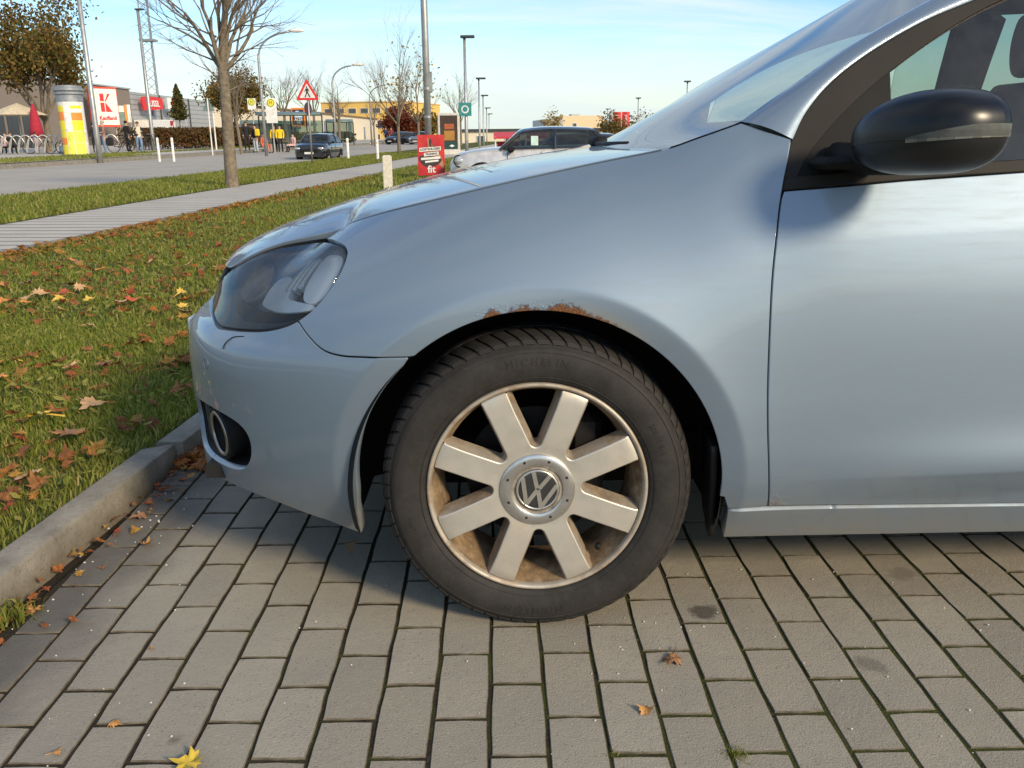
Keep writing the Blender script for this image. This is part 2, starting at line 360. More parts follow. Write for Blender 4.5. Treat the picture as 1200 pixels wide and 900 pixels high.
# kerb stones along the grass
kb = plane('kerb', [(KX-.16, -1.2), (KX-.02, -1.2), (KX+SL*3.4-.02, 3.4), (KX+SL*3.4-.16, 3.4)], JOINT, -.02, label='concrete kerb edging the grass at the head of the bay')
def kerb_stone(y0, y1, dx=0.0, dz=0.0, cut=0.0, chip=True, seed=0):
    rnd = random.Random(seed); prof = [(-.085, -.05), (-.085, .068), (-.080, .073), (-.009, .073), (-.003, .070), (-.0005, .064), (0, -.05)]
    n = 14; pts = []
    for i in range(n+1):
        t = i/n; row = []
        for j, (px, pz) in enumerate(prof):
            y = y0+(y1-y0)*t
            if i == n: y -= cut*(-px/.085)
            w_ = .0030*noise.noise(Vector((px*9, y*14, seed)))+(.003*noise.noise(Vector((px*30, y*40, seed+3))) if 0 < j < 6 else 0)
            row.append((KX+SL*y+px+dx+w_, y, pz+dz+(w_ if j > 0 else 0)))
        pts.append(row)
    m = MB(); m.grid(pts); k = len(prof)
    m.add([pts[0][j] for j in range(k)], [tuple(range(k))]); m.add([pts[n][j] for j in range(k)], [tuple(reversed(range(k)))])
    return m.build('kerb_stone', KERB, kb, fix=True, smooth=True, auto=35)
for i, (a, b, dx, dz, cut) in enumerate(((-.66, .235, -.006, -.004, 0), (.285, 1.17, .0, .0, .05), (1.19, 2.17, .015, -.002, 0), (2.18, 3.17, .01, .0, 0), (3.18, 4.17, .0, .0, 0))):
    kerb_stone(a, b, dx, dz, cut, seed=i)
# far part of the parking-lot kerb
mb = MB(); mb.add([(KX+SL*y+px, y, pz) for y in (4.18, 8, 60) for px, pz in [(a_, b_+rise(y)) for a_, b_ in ((-.085, -.6), (-.085, .072), (-.01, .072), (0, .064), (0, -.6))]], [(i+q*5, i+1+q*5, i+6+q*5, i+5+q*5) for i in range(4) for q in (0, 1)]); mb.build('kerb_stone', KERB, kb)
GZ = .056
ribbon('lawn', lambda y: -4.92+SL*y, lambda y: KX-.075+SL*y, -6, 60, TURF, GZ, 'leaf strewn grass strip between kerb and footpath')
ribbon('footpath', lambda y: -6.66+SL*y, lambda y: -5.02+SL*y, -10, 140, PATH, .056, 'grey paved footpath between two strips of grass')
ribbon('verge', lambda y: -9.76+SL*y, lambda y: -6.66+SL*y, -10, 140, TURF, .06, 'grass verge with trees beside the road')
ribbon('road', lambda y: -20.3+SL*y, lambda y: -9.86+SL*y, -40, 300, ASPH, -.06, 'wide grey asphalt road running into the distance')
ribbon('far_verge', lambda y: -24.4+SL*y, lambda y: -20.3+SL*y, -10, 140, TURF, .085, 'grass strip on the far side of the road')
ribbon('far_pavement', lambda y: -75, lambda y: -24.4+SL*y, -10, 140, PATH, .10, 'pale pavement and square in front of the shops')
ribbon('bus_stop_pavement', lambda y: -23.4+SL*y, lambda y: -20.4+SL*y, 44, 100, PATH, .11, 'pale pavement along the bus stop')
# edging of path and road
def edging(name, x, w_, z, label, y0=-10, y1=140, h=.02, seg=0):
    m = MB(); ys = list(np.arange(y0, y1, 1.0)) if seg else [y0, 0, 8]+list(range(12, y1, 8))+[y1]
    if seg:
        for a in ys: m.box((x+SL*(a+.5), a+.5, z-.1+h+rise(a+.5)), (w_, .985, .2), -math.atan(SL), .008)
    else: m.grid([[(x+SL*y+d, y, zz+rise(y)) for d, zz in ((-w_/2, z-.2), (-w_/2, z+h), (w_/2, z+h), (w_/2, z-.2))] for y in ys])
    return tag(m.build(name, KERB, fix=True), label, None, None, 'structure')
edging('path_edging', -4.97, .10, .05, 'pale concrete edging along the near side of the footpath', 2, 70, .02, 1)
edging('road_kerb', -9.81, .12, .05, 'concrete kerb between grass verge and road', -10, 140)
edging('far_road_kerb', -20.25, .34, .08, 'pale kerb on the far side of the road', -10, 140, .02)
# paving joints on the footpath
mb = MB()
for y in np.arange(3, 45, .33):
    xa, xb = -6.64+SL*y, -5.03+SL*y
    mb.add([(xa, y, .0595+rise(y)), (xb, y-.12, .0595+rise(y)), (xb, y-.10, .0595+rise(y)), (xa, y+.02, .0595+rise(y))], [(0, 1, 2, 3)])
tag(mb.build('path_joint', JOINT, bpy.data.objects['footpath']), None, None, None, 'stuff')
# ---- car body surface: (s, z) -> point; s runs along the plan outline, 0 at the front axle, negative towards the nose
CAR_Y = 0.171; HALF = 0.885
def pchip(xs, ys):
    xs = np.array(xs, float); ys = np.array(ys, float)
    h = np.diff(xs); dl = np.diff(ys)/h; m = np.zeros_like(xs)
    for i in range(1, len(xs)-1):
        if dl[i-1]*dl[i] > 0:
            w1 = 2*h[i]+h[i-1]; w2 = h[i]+2*h[i-1]
            m[i] = (w1+w2)/(w1/dl[i-1]+w2/dl[i])
    m[0] = dl[0]; m[-1] = dl[-1]
    def f(x):
        x = np.clip(np.asarray(x, float), xs[0], xs[-1])
        i = np.clip(np.searchsorted(xs, x, side='right')-1, 0, len(h)-1)
        t = (x-xs[i])/h[i]
        return ((2*t**3-3*t**2+1)*ys[i]+(t**3-2*t**2+t)*h[i]*m[i]+(-2*t**3+3*t**2)*ys[i+1]+(t**3-t**2)*h[i]*m[i+1])
    return f
def _plan(a, n):
    t = np.linspace(0, math.pi/2, 6001)
    x = a*np.sin(t)**(2/n); y = HALF*(1-np.cos(t)**(2/n))
    s = np.concatenate([[0], np.cumsum(np.hypot(np.diff(x), np.diff(y)))])
    return s, x, y
_fs, _fx, _fy = _plan(0.88, 2.5)
_rs, _rx, _ry = _plan(1.12, 3.6)
REAR0 = 2.2
NOSE_S = -_fs[-1]; TAIL_S = REAR0+_rs[-1]
def plan(s):
    s = np.asarray(s, float)
    x = np.where(s < 0, -np.interp(-s, _fs, _fx), np.where(s > REAR0, REAR0+np.interp(s-REAR0, _rs, _rx), s))
    y = np.where(s < 0, np.interp(-s, _fs, _fy), np.where(s > REAR0, np.interp(s-REAR0, _rs, _ry), 0.0))
    return x, y
def plan_n(s):
    e = 0.004
    x0, y0 = plan(np.asarray(s)-e); x1, y1 = plan(np.asarray(s)+e)
    tx, ty = x1-x0, y1-y0; l = np.hypot(tx, ty)
    return -ty/l, tx/l
_zc = pchip([-.9, -.66, -.477, -.367, -.215, -.043, .128, .255, .41, .6, 3.4], [.70, .725, .797, .825, .864, .903, .937, .961, 1.0, 1.03, 1.03])
_dc = pchip([-1, .15, .41, .58, 3.4], [.20, .20, .15, .105, .105])
_low = pchip([.08, .13, .18, .22, .27, .33, .40, .50, 1.5], [.11, .095, .066, .047, .026, .010, .003, 0, 0])
_nose = pchip([.08, .16, .19, .22, .30, .42, .50, .555, .575, .595, .62, .655, .70, .74, .78, .85, 1.2], [.09, .04, .012, .006, .004, .0, .0, .010, .024, .052, .066, .078, .103, .135, .18, .30, .9])
_tail = pchip([.08, .3, .6, .9, 1.2], [.08, .02, .0, .06, .2])
def sstep(a, b, x):
    t = np.clip((x-a)/(b-a), 0, 1); return t*t*(3-2*t)
def inset(s, z):
    s = np.asarray(s, float); z = np.asarray(z, float)
    x, y = plan(s); nx, ny = plan_n(s)
    u = np.clip((z-.50)/(_zc(x)-.50), 0, 1.6)
    d = _low(z)+_dc(x)*u**3.0
    # door: shoulder crease and lower ledge
    kd = sstep(.30, .75, x)
    d = d+kd*0.22*np.maximum(0, z-(.795+.055*(x-.44)))*np.clip((.93-z)/.1, 0, 1)*0.5
    ze = .325+.045*(x-.45)
    led = np.where(z > ze, np.exp(-((z-ze)/.075)**2), np.clip(1-(ze-z)/.06, 0, 1))
    d = d-0.017*sstep(.42, .95, x)*(1-sstep(2.0, 2.3, x))*led
    # arch flares
    for cx, rr in ((0.0, .41), (2.578, .405)):
        r = np.hypot(x-cx, z-.31)
        q = r-rr; so = .5*(q+np.sqrt(q*q+.0045**2)); si = so-q           # softened max(q,0), max(-q,0)
        b = .013*np.exp(-so/.085)-.012*np.minimum(si/.05, 1.3)
        d = d-b*sstep(.15, .3, z)*(1-.0*z)
    wf = np.where(s < 0, nx*nx, 0); wr = np.where(s > REAR0, nx*nx, 0)
    d = d*(1-wf-wr)+wf*_nose(z)+wr*_tail(z)
    return d
def P(s, z, off=0.0):
    s = np.asarray(s, float); z = np.asarray(z, float)
    x, y = plan(s); nx, ny = plan_n(s); d = inset(s, z)+off
    return np.stack([x+nx*d, CAR_Y+y+ny*d, z+0*x], -1)
def Pn(s, z, off=0.0):
    e = .0025
    a = P(s+e, z, off)-P(s-e, z, off); b = P(s, z+e, off)-P(s, z-e, off)
    n = np.cross(a, b); n /= np.linalg.norm(n, axis=-1, keepdims=True)+1e-12
    return n
# ------------------------------------------------------------------ car materials
def m_paint(name, base, rust=False):
    t = NT(name); c = t.coord('Object'); sx = t.N('ShaderNodeSeparateXYZ'); t.l.new(c, sx.inputs[0])
    fl = t.N('ShaderNodeTexVoronoi'); t.set(fl, Vector=c, Scale=1800.0)
    col = t.mix(t.math('MULTIPLY', fl.outputs['Color'], .25), base, tuple(min(1, v*1.5) for v in base))
    # road film: dusty towards the bottom, faint streaks everywhere
    dn = t.noise(c, 7, 6, .7); lo = t.ramp(t.math('ADD', sx.outputs[2], t.math('MULTIPLY_ADD', dn, .30, -.15)), (.17, 1.), (.33, 0.))
    film = t.math('ADD', t.math('MULTIPLY', lo, .66), t.math('MULTIPLY', t.ramp(t.noise(t.coord('Object', (3, 3, 30)), 3, 6, .7), (.45, 0.), (.8, .16)), 1.0), clamp=True)
    sp = t.ramp(t.noise(c, 120, 3, .7), (.66, 0.), (.72, 1.)); film = t.math('ADD', film, t.math('MULTIPLY', sp, t.math('MULTIPLY_ADD', lo, .6, .11)), clamp=True)
    col = t.mix(film, col, (.20, .175, .14)); rough = t.math('MULTIPLY_ADD', film, .18, .54); metal = t.math('MULTIPLY_ADD', film, -.50, .62); coat = t.math('MULTIPLY_ADD', film, -.7, .75)
    crough = t.math('MULTIPLY_ADD', t.noise(c, 14, 5, .7), .05, .012)
    height = None
    if rust:
        r = t.N('ShaderNodeVectorMath', operation='LENGTH'); cb = t.N('ShaderNodeCombineXYZ'); t.l.new(sx.outputs[0], cb.inputs[0]); t.l.new(t.math('SUBTRACT', sx.outputs[2], .31), cb.inputs[1]); t.l.new(cb.outputs[0], r.inputs[0])
        rr = t.math('SUBTRACT', r.outputs['Value'], .362)                      # distance from the arch lip
        x = sx.outputs[0]
        def lobe(x0, wd, hgt): 
            k = t.math('DIVIDE', t.math('SUBTRACT', x, x0), wd); return t.math('MULTIPLY', t.math('SUBTRACT', 1.0, t.math('MULTIPLY', k, k), clamp=True), hgt)
        reach = t.math('ADD', t.math('MAXIMUM', t.math('MAXIMUM', lobe(-.085, .022, .017), lobe(-.028, .045, .014)), t.math('MAXIMUM', lobe(.055, .052, .022), lobe(.10, .085, .012))), .0015)
        edge = t.math('ADD', t.math('SUBTRACT', reach, rr), t.math('MULTIPLY_ADD', t.noise(c, 120, 6, .8), .052, -.030))
        top = t.math('GREATER_THAN', sx.outputs[2], .5)
        m_ = t.math('MULTIPLY', t.ramp(t.math('MULTIPLY', edge, 20.0), (.0, 0.), (.12, 1.)), top)
        # corner of the door and sill
        d2 = t.N('ShaderNodeVectorMath', operation='DISTANCE'); t.l.new(c, d2.inputs[0]); d2.inputs[1].default_value = (.475, .19, .262)
        m2 = t.math('MULTIPLY', t.ramp(t.math('ADD', d2.outputs['Value'], t.math('MULTIPLY_ADD', t.noise(c, 90, 4), .05, -.025)), (.004, .7), (.03, 0.)), .8)
        halo = t.math('MULTIPLY', t.ramp(t.math('MULTIPLY', edge, 20.0), (-.0, 0.), (.05, 1.)), top)
        rc = t.ramp(t.noise(c, 260, 5, .7), (.3, (.075, .028, .012)), (.5, (.17, .065, .022)), (.64, (.27, .13, .045)), (.78, (.38, .26, .14)))
        stain = t.math('MULTIPLY', t.math('MULTIPLY', lobe(.135, .09, .55), t.ramp(rr, (.0, 1.), (.030, 0.))), top)
        col = t.mix(t.math('MULTIPLY', stain, .8), col, (.40, .30, .12))
        tot = t.math('MAXIMUM', m_, m2); col = t.mix(tot, col, rc)
        rough = t.math('MAXIMUM', rough, t.math('MULTIPLY', tot, .9)); metal = t.math('MULTIPLY', metal, t.math('SUBTRACT', 1.0, tot)); coat = t.math('MULTIPLY', coat, t.math('SUBTRACT', 1.0, tot))
        # paint blisters next to the rust
        v = t.N('ShaderNodeTexVoronoi'); t.set(v, Vector=c, Scale=170.0); blis = t.ramp(v.outputs['Distance'], (.0, 1.), (.45, 0.))
        bm_ = t.math('MULTIPLY', t.math('MULTIPLY', t.ramp(t.math('ADD', rr, t.math('MULTIPLY_ADD', t.noise(c, 45, 3), .05, -.03)), (.004, 1.), (.026, 0.)), top), t.math('MULTIPLY', t.ramp(x, (-0.0, 1.), (.12, 0.)), t.ramp(t.math('ADD', x, .2), (.06, 0.), (.09, 1.))))
        height = t.math('ADD', t.math('MULTIPLY', blis, t.math('MULTIPLY', bm_, .3)), t.math('MULTIPLY', t.math('MULTIPLY', t.noise(c, 200, 5, .75), tot), 3.4))
    t.P(Base_Color=col, Roughness=rough, Metallic=metal, Coat_Weight=coat, Coat_Roughness=crough, Coat_IOR=1.5)
    h0 = t.math('MULTIPLY', t.noise(c, 900, 2), .010)
    t.bump(h0 if height is None else t.math('ADD', h0, height), .8, .0022)
    return t.m
PAINT = m_paint('silver_blue_paint', (.195, .252, .315)); RUSTY = m_paint('silver_blue_paint_rusting', (.195, .252, .315), True)
BLKPL = simple('black_plastic', (.012, .0115, .011), .65, bump=.15, bscale=400, spec=.18)
GREYPL = simple('weathered_trim', (.018, .0155, .0130), .6, var=.25, spec=.2)
GLBLK = simple('gloss_black_cover', (.006, .006, .0065), .30, var=.1, spec=.35)
DARK = simple('dark_cavity', (.008, .0075, .007), .9)
CHROME = simple('chrome', (.86, .87, .88), .28, .85, var=.05)
def m_glass(name, tint, refl=.9, dirt_sheen=.06, ior=1.5, dcol=(.35, .36, .33)):
    t = NT(name); c = t.coord()
    tr = t.N('ShaderNodeBsdfTransparent'); tr.inputs[0].default_value = (*tint, 1)
    gl = t.N('ShaderNodeBsdfGlossy'); gl.inputs[0].default_value = (refl, refl, refl, 1); gl.inputs['Roughness'].default_value = .01
    fr = t.N('ShaderNodeFresnel'); fr.inputs[0].default_value = ior
    df = t.N('ShaderNodeBsdfDiffuse'); df.inputs[0].default_value = (*dcol, 1)
    m1 = t.N('ShaderNodeMixShader'); t.l.new(fr.outputs[0], m1.inputs[0]); t.l.new(tr.outputs[0], m1.inputs[1]); t.l.new(gl.outputs[0], m1.inputs[2])
    m2 = t.N('ShaderNodeMixShader'); t.l.new(t.ramp(t.noise(c, 16, 6, .7), (.3, dirt_sheen*.3), (.75, dirt_sheen*1.6)), m2.inputs[0]); t.l.new(m1.outputs[0], m2.inputs[1]); t.l.new(df.outputs[0], m2.inputs[2])
    t.l.new(m2.outputs[0], t.out.inputs[0]); return t.m
GLASS = m_glass('window_glass', (.58, .68, .63)); WSGLASS = m_glass('windscreen_glass', (.60, .70, .68), dirt_sheen=.20, dcol=(.50, .54, .56)); LENS = m_glass('headlight_lens', (.88, .90, .90), dirt_sheen=.03, ior=1.27, dcol=(.34, .36, .37))  # windscreen: pale reflection painted in as a diffuse blue-grey veil
def m_rubber(name, base=(.017, .0152, .0138)):
    t = NT(name); c = t.coord(); n = t.noise(c, 14, 6, .7)
    col = t.mix(t.ramp(n, (.3, 0.), (.75, 1.)), tuple(v*.8 for v in base), tuple(v*2.0 for v in base)); col = t.mix(t.ramp(t.noise(c, 110, 4), (.55, 0.), (.8, .30)), col, (.06, .052, .043))
    t.P(Base_Color=col, Roughness=.72, Specular_IOR_Level=.35); t.bump(t.math('ADD', t.noise(c, 300, 3), t.noise(c, 60, 3)), .25, .0012); return t.m
RUBBER = m_rubber('tyre_rubber'); TREAD = m_rubber('tyre_tread', (.019, .017, .0155))
def m_alloy(name, dust):
    t = NT(name); c = t.coord(); n = t.noise(c, 22, 6, .65)
    sx = t.N('ShaderNodeSeparateXYZ'); t.l.new(c, sx.inputs[0])
    col = t.mix(t.ramp(n, (.3, 0.), (.8, 1.)), (.50, .465, .40), (.60, .565, .50))
    k = t.ramp(t.math('ADD', t.noise(c, 11, 6, .7), dust-.5), (.32, 0.), (.62, 1.)); rc = t.ramp(t.noise(c, 30, 5, .7), (.25, (.05, .028, .012)), (.5, (.20, .115, .045)), (.75, (.42, .31, .18)))
    col = t.mix(t.math('MULTIPLY', k, min(1, .25+dust)), col, rc)
    fine = t.ramp(t.noise(c, 240, 3), (.64, 0.), (.72, .7)); col = t.mix(t.math('MULTIPLY', fine, .35), col, (.14, .075, .03))
    t.P(Base_Color=col, Metallic=t.math('MULTIPLY_ADD', k, -.5*min(1, dust+.2), .62), Roughness=t.math('MULTIPLY_ADD', k, .25, .46)); t.bump(t.noise(c, 500, 3), .12, .0008); return t.m
ALLOY = m_alloy('silver_alloy', .32); LIPM = m_alloy('scuffed_alloy', .50); FLANK = m_alloy('grimy_alloy', .57); DUSTY = m_alloy('brake_dusted_alloy', .66)
IRON = simple('rusty_iron', (.013, .010, .009), .6, .5, var=.5, scale=40)
SEAT = simple('grey_seat_cloth', (.20, .205, .19), .9); DASH = simple('dark_dashboard', (.035, .036, .036), .7)

# ------------------------------------------------------------------ panel builder (constrained triangulation in the parameter plane)
def resample(poly, step, closed=True):
    p = [np.array(q, float) for q in poly]; out = []
    n = len(p)
    for i in range(n if closed else n-1):
        a, b = p[i], p[(i+1) % n]; k = max(1, int(np.ceil(np.linalg.norm(b-a)/step)))
        for t in range(k): out.append(a+(b-a)*t/k)
    if not closed: out.append(p[-1])
    return [tuple(q) for q in out]
def offset_poly(poly, d):
    """move a closed polygon inwards by d (polygon given counter-clockwise)"""
    n = len(poly); P_ = np.array(poly, float); out = []
    for i in range(n):
        a = P_[i]-P_[i-1]; b = P_[(i+1) % n]-P_[i]; a /= np.linalg.norm(a)+1e-12; b /= np.linalg.norm(b)+1e-12
        na = np.array([-a[1], a[0]]); nb = np.array([-b[1], b[0]]); m = na+nb; l = np.linalg.norm(m)
        m = m/l if l > 1e-6 else na; k = 1/max(.45, m.dot(na)); out.append(tuple(P_[i]+m*d*k))
    return out
def area(poly): return .5*sum(poly[i-1][0]*poly[i][1]-poly[i][0]*poly[i-1][1] for i in range(len(poly)))
def ccw(poly): return list(poly) if area(poly) > 0 else list(reversed(poly))
def inside(P_, poly):
    x, y = P_[:, 0], P_[:, 1]; r = np.zeros(len(P_), bool); q = np.array(poly)
    for i in range(len(q)):
        x0, y0 = q[i-1]; x1, y1 = q[i]
        if y0 == y1: continue
        c = ((y0 > y) != (y1 > y)) & (x < (x1-x0)*(y-y0)/(y1-y0)+x0); r ^= c
    return r
def panel(name, outline, surf, nrm, mat, parent, holes=(), gap=.0030, step=.009, grid=.014, lip=.014, rnd=.0016, smooth_in=True, flip=False, feats=()):
    loops = [offset_poly(ccw(resample(outline, step)), gap)]+[list(reversed(offset_poly(ccw(resample(h, step)), -gap))) for h in holes]
    vs = []; es = []
    for L in loops:
        b = len(vs); vs += L; es += [(b+i, b+(i+1) % len(L)) for i in range(len(L))]
    for ft in feats:
        q = np.array(resample(ft, step*.7, False)); k_ = inside(q, loops[0])
        dm = np.array([np.linalg.norm(np.array(loops[0])-p_, axis=1).min() for p_ in q]) > .004
        last = None
        for p_, ok_ in zip(q, k_ & dm):
            if ok_:
                vs.append(tuple(p_)); i_ = len(vs)-1
                if last is not None: es.append((last, i_))
                last = i_
            else: last = None
    nb = len(vs); B = np.array(vs); lo, hi = B.min(0), B.max(0)
    gx, gy = np.meshgrid(np.arange(lo[0]+grid/2, hi[0], grid), np.arange(lo[1]+grid/2, hi[1], grid)); gx = gx+((np.arange(gx.shape[0]) % 2)*grid/2)[:, None]
    G = np.stack([gx.ravel(), gy.ravel()], 1); ok = inside(G, loops[0])
    for L in loops[1:]: ok &= ~inside(G, L)
    G = G[ok]
    if len(G):
        keep = np.ones(len(G), bool)
        for i in range(0, len(G), 400):
            d = np.linalg.norm(G[i:i+400, None, :]-B[None], axis=2).min(1); keep[i:i+400] = d > grid*.45
        G = G[keep]
    allv = [Vector(v) for v in vs]+[Vector((float(a), float(b))) for a, b in G]
    ov, oe, of, vm, em, fm = delaunay_2d_cdt(allv, es, [], 0, 1e-7)
    Q = np.array([(v.x, v.y) for v in ov]); cen = np.array([Q[list(f)].mean(0) for f in of])
    ok = inside(cen, loops[0])
    for L in loops[1:]: ok &= ~inside(cen, L)
    faces = [tuple(f) if not flip else tuple(reversed(f)) for f, k in zip(of, ok) if k]
    X = surf(Q[:, 0], Q[:, 1]); NN = nrm(Q[:, 0], Q[:, 1])
    verts = list(map(tuple, X)); nl = list(map(tuple, NN))
    inv = {}
    for i, src in enumerate(vm):
        for s_ in src: inv[s_] = i
    off = 0
    for L in loops:
        n = len(L); idx = [inv[off+i] for i in range(n)]; off += n
        r1 = []; r2 = []
        for i in range(n):
            a = X[idx[i-1]]; c = X[idx[(i+1) % n]]; nn = NN[idx[i]]; tg = c-a; tg /= np.linalg.norm(tg)+1e-12
            o_ = np.cross(tg, nn) if not flip else np.cross(tg, -nn)*1.0
            if flip: o_ = np.cross(nn, tg)*-1 if False else np.cross(tg, nn)
            p1 = X[idx[i]]+o_*rnd-nn*rnd; p2 = p1-nn*lip
            r1.append(len(verts)); verts.append(tuple(p1)); nl.append(tuple(o_*.8+nn*.6)); r2.append(len(verts)); verts.append(tuple(p2)); nl.append(tuple(o_))
        for i in range(n):
            j = (i+1) % n
            q1 = (idx[i], r1[i], r1[j], idx[j]); q2 = (r1[i], r2[i], r2[j], r1[j])
            faces += [q1, q2] if not flip else [q1[::-1], q2[::-1]]
    me = bpy.data.meshes.new(name); me.from_pydata(verts, [], faces)
    me.polygons.foreach_set('use_smooth', [True]*len(faces)); me.update()
    nl = [Vector(n).normalized() for n in nl]; me.normals_split_custom_set_from_vertices(nl)
    return link(name, me, mat, parent)
def offs(d): return (lambda s, z: P(s, z, d)), (lambda s, z: Pn(s, z, d))
def mirrored(f, isn=False):
    cy2 = 2*(CAR_Y+HALF)
    def g(s, z):
        q = f(s, z).copy()
        q[..., 1] = -q[..., 1] if isn else cy2-q[..., 1]
        return q
    return g
def s_at(x, z):
    s = x
    for _ in range(20): s += x-float(P(s, z)[0])
    return s

# ------------------------------------------------------------------ the parked car
car = empty('parked_car', (0, 0, 0), 0, 'silver blue hatchback with rusting wheel arch parked in the foreground', 'car')
arch = [(s_at(.363*math.cos(a)+(0 if math.sin(a) > 0 else .0), .31+.363*math.sin(a)), .31+.363*math.sin(a)) for a in np.linspace(R(-3), R(180+2), 90)]
arch_rear_low = [(.382, .262), (.372, .290)]
arch_front_low = [(s_at(-.364, .28), .28), (-.381, .245), (-.3905, .180)]
hoodK = [(-.7287, .781), (-.62, .7965), (-.5206, .8138), (-.38, .8395), (-.2515, .8623), (-.0454, .9027), (.1276, .9375), (.2527, .9611), (.3252, .9848), (.4006, 1.0111)]
hoodK = cr_spline(hoodK, 6)
seam = cr_spline([(-.2433, .5866), (-.3255, .5855), (-.3815, .5842), (-.4254, .5918), (-.4614, .6128), (-.4936, .6371)], 6)
HL = [(-.972, .6855), (-.9325, .708), (-.8814, .735), (-.8257, .7517), (-.7344, .764), (-.63, .773), (-.538, .78), (-.468, .778), (-.437, .7697), (-.4238, .7557), (-.4223, .7307), (-.4357, .70), (-.4547, .6736), (-.4816, .6508), (-.5213, .6297), (-.5845, .6122), (-.6623, .6018), (-.7396, .595), (-.8057, .5916), (-.8878, .6018), (-.9744, .6174), (-1.005, .638), (-.995, .662)]
HLs = cr_spline(HL, 4, True)
door_front = cr_spline([(.4824, .979), (.4605, .8947), (.4481, .8311), (.4363, .7242), (.4359, .5808), (.4431, .4458), (.4641, .2661)], 6)
iA = min(range(len(arch)), key=lambda i: (arch[i][0]+.2433)**2+(arch[i][1]-.5866)**2)
hl_back = [HLs[i] for i in range(13*4+2, 5*4-1, -1)]          # from the seam corner, up the rear edge, to the top
fender = [q for q in hoodK if q[0] > -.625]+door_front+[(.43, .2645)]+arch_rear_low+arch[:iA]+seam+hl_back
FEAT = [[(s_at(rr_*math.cos(a), .31+rr_*math.sin(a)), .31+rr_*math.sin(a)) for a in np.linspace(R(-20), R(200), 150)] for rr_ in (.400, .405, .410, .415, .421)]
panel('fender', fender, P, Pn, RUSTY, car, lip=.022, feats=FEAT)['label'] = 'front wing with rust eating into the arch edge'
bump_top = [(-.95, .607), (-1.10, .606), (NOSE_S, .606)]
hl_bot = [HLs[i] for i in range(13*4+2, 19*4+1)]
bumper = seam+hl_bot+bump_top+[(NOSE_S, .21), (-1.05, .213), (-.9, .222), (-.77, .232), (-.66, .233), (-.5885, .228), (-.4664, .206)]+arch_front_low[::-1]+arch[iA+1:][::-1]
fogo = cr_spline([(-.6421, .3687), (-.6507, .332), (-.6808, .3011), (-.729, .2843), (-.8102, .2762), (-.933, .268), (-1.03, .272), (-1.07, .33), (-1.04, .39), (-.947, .402), (-.8178, .4126), (-.7154, .4095), (-.6614, .3958)], 5, True)
panel('bumper', bumper, P, Pn, PAINT, car, holes=[fogo], lip=.03, feats=FEAT)
dbelt = [(.457, .8865), (.902, .9166), (1.55, .942)]
doorp = [(.4605+.0, .8865)]+[q for q in door_front if q[1] < .88]+[(.72, .2630), (.9877, .2615), (1.50, .262), (1.53, .45), (1.55, .942), (1.2, .932), (.902, .9166), (.68, .9035)]
LF = [[(x, .325+.045*(x-.45)+d) for x in np.linspace(.45, 1.5, 60)] for d in (-.008, -.003, .002, .008)]+[[(x, .795+.055*(x-.44)+d) for x in np.linspace(.45, 1.5, 60)] for d in (-.006, 0, .006)]
door = panel('front_door', doorp, P, Pn, RUSTY, car, feats=LF)
sill1 = [(.3835, .2585), (.60, .2583), (.585, .235), (.565, .205), (.54, .184), (.388, .1835)]
sill2 = [(.60, .2583), (.9877, .2575), (1.6, .2575), (2.19, .258), (2.19, .186), (1.0, .186), (.54, .184), (.565, .205), (.585, .235)]
for k in (sill1, sill2): panel('sill', k, *offs(-.005), PAINT, car, gap=.0008, lip=.03)
# rear half of the near side and the whole far side, same surface
rarch = [(s_at(2.578-.355*math.cos(a), .31+.355*math.sin(a)), .31+.355*math.sin(a)) for a in np.linspace(R(0), R(180), 40)]
rdoor = [(1.53, .26), (2.15, .26), (2.19, .38), (2.24, .50), (2.32, .60), (2.42, .68), (2.45, .965), (1.55, .942), (1.53, .45)]
quarter = [(2.19, .265), (2.215, .31)]+rarch+[(2.95, .22), (3.3, .22), (TAIL_S, .22), (TAIL_S, 1.0), (3.2, 1.0), (2.45, .965), (2.42, .68), (2.32, .60), (2.24, .50), (2.19, .38)]
for nm, pl in (('rear_door', rdoor), ('rear_quarter', quarter)):
    panel(nm, pl, P, Pn, PAINT, car, grid=.04, step=.03); panel(nm, pl, mirrored(P), mirrored(Pn, True), PAINT, car, grid=.05, step=.04, flip=True)
panel('fender', fender, mirrored(P), mirrored(Pn, True), PAINT, car, grid=.03, step=.015, flip=True)
panel('bumper', bumper, mirrored(P), mirrored(Pn, True), PAINT, car, holes=[fogo], grid=.03, step=.015, flip=True)
panel('front_door', doorp, mirrored(P), mirrored(Pn, True), PAINT, car, grid=.04, step=.03, flip=True)
panel('sill', sill1[:2]+sill2[1:-2]+sill1[-1:], *[mirrored(f, i == 1) for i, f in enumerate(offs(-.005))], PAINT, car, grid=.05, step=.04, gap=.0008, flip=True)
# dark sheet behind the panels, gap shade put into its colour; wheel openings free
inner = [(-.24, .61), (-.30, .585), (-.37, .40), (-.395, .23), (-.55, .25), (-.8, .27), (NOSE_S, .26), (NOSE_S, .56), (-.8, .565), (-.6, .58), (-.5, .605), (-.43, .66), (-.40, .72), (-.40, .79), (-.2, .845), (.1, .90), (.30, .93), (.6, .885), (1.5, .93), (2.4, .95), (2.4, .78), (2.2, .56), (2.12, .27), (1, .22), (.40, .22), (.39, .35), (.34, .50), (.22, .63), (.05, .695), (-.12, .685)]
for mir in (0, 1):
    f0, f1 = offs(.022)
    panel('gap_underlay', inner, mirrored(f0) if mir else f0, mirrored(f1, True) if mir else f1, DARK, car, holes=[offset_poly(ccw(resample(fogo, .02)), -.008)], gap=0, grid=.05, step=.02, lip=.004, flip=bool(mir))
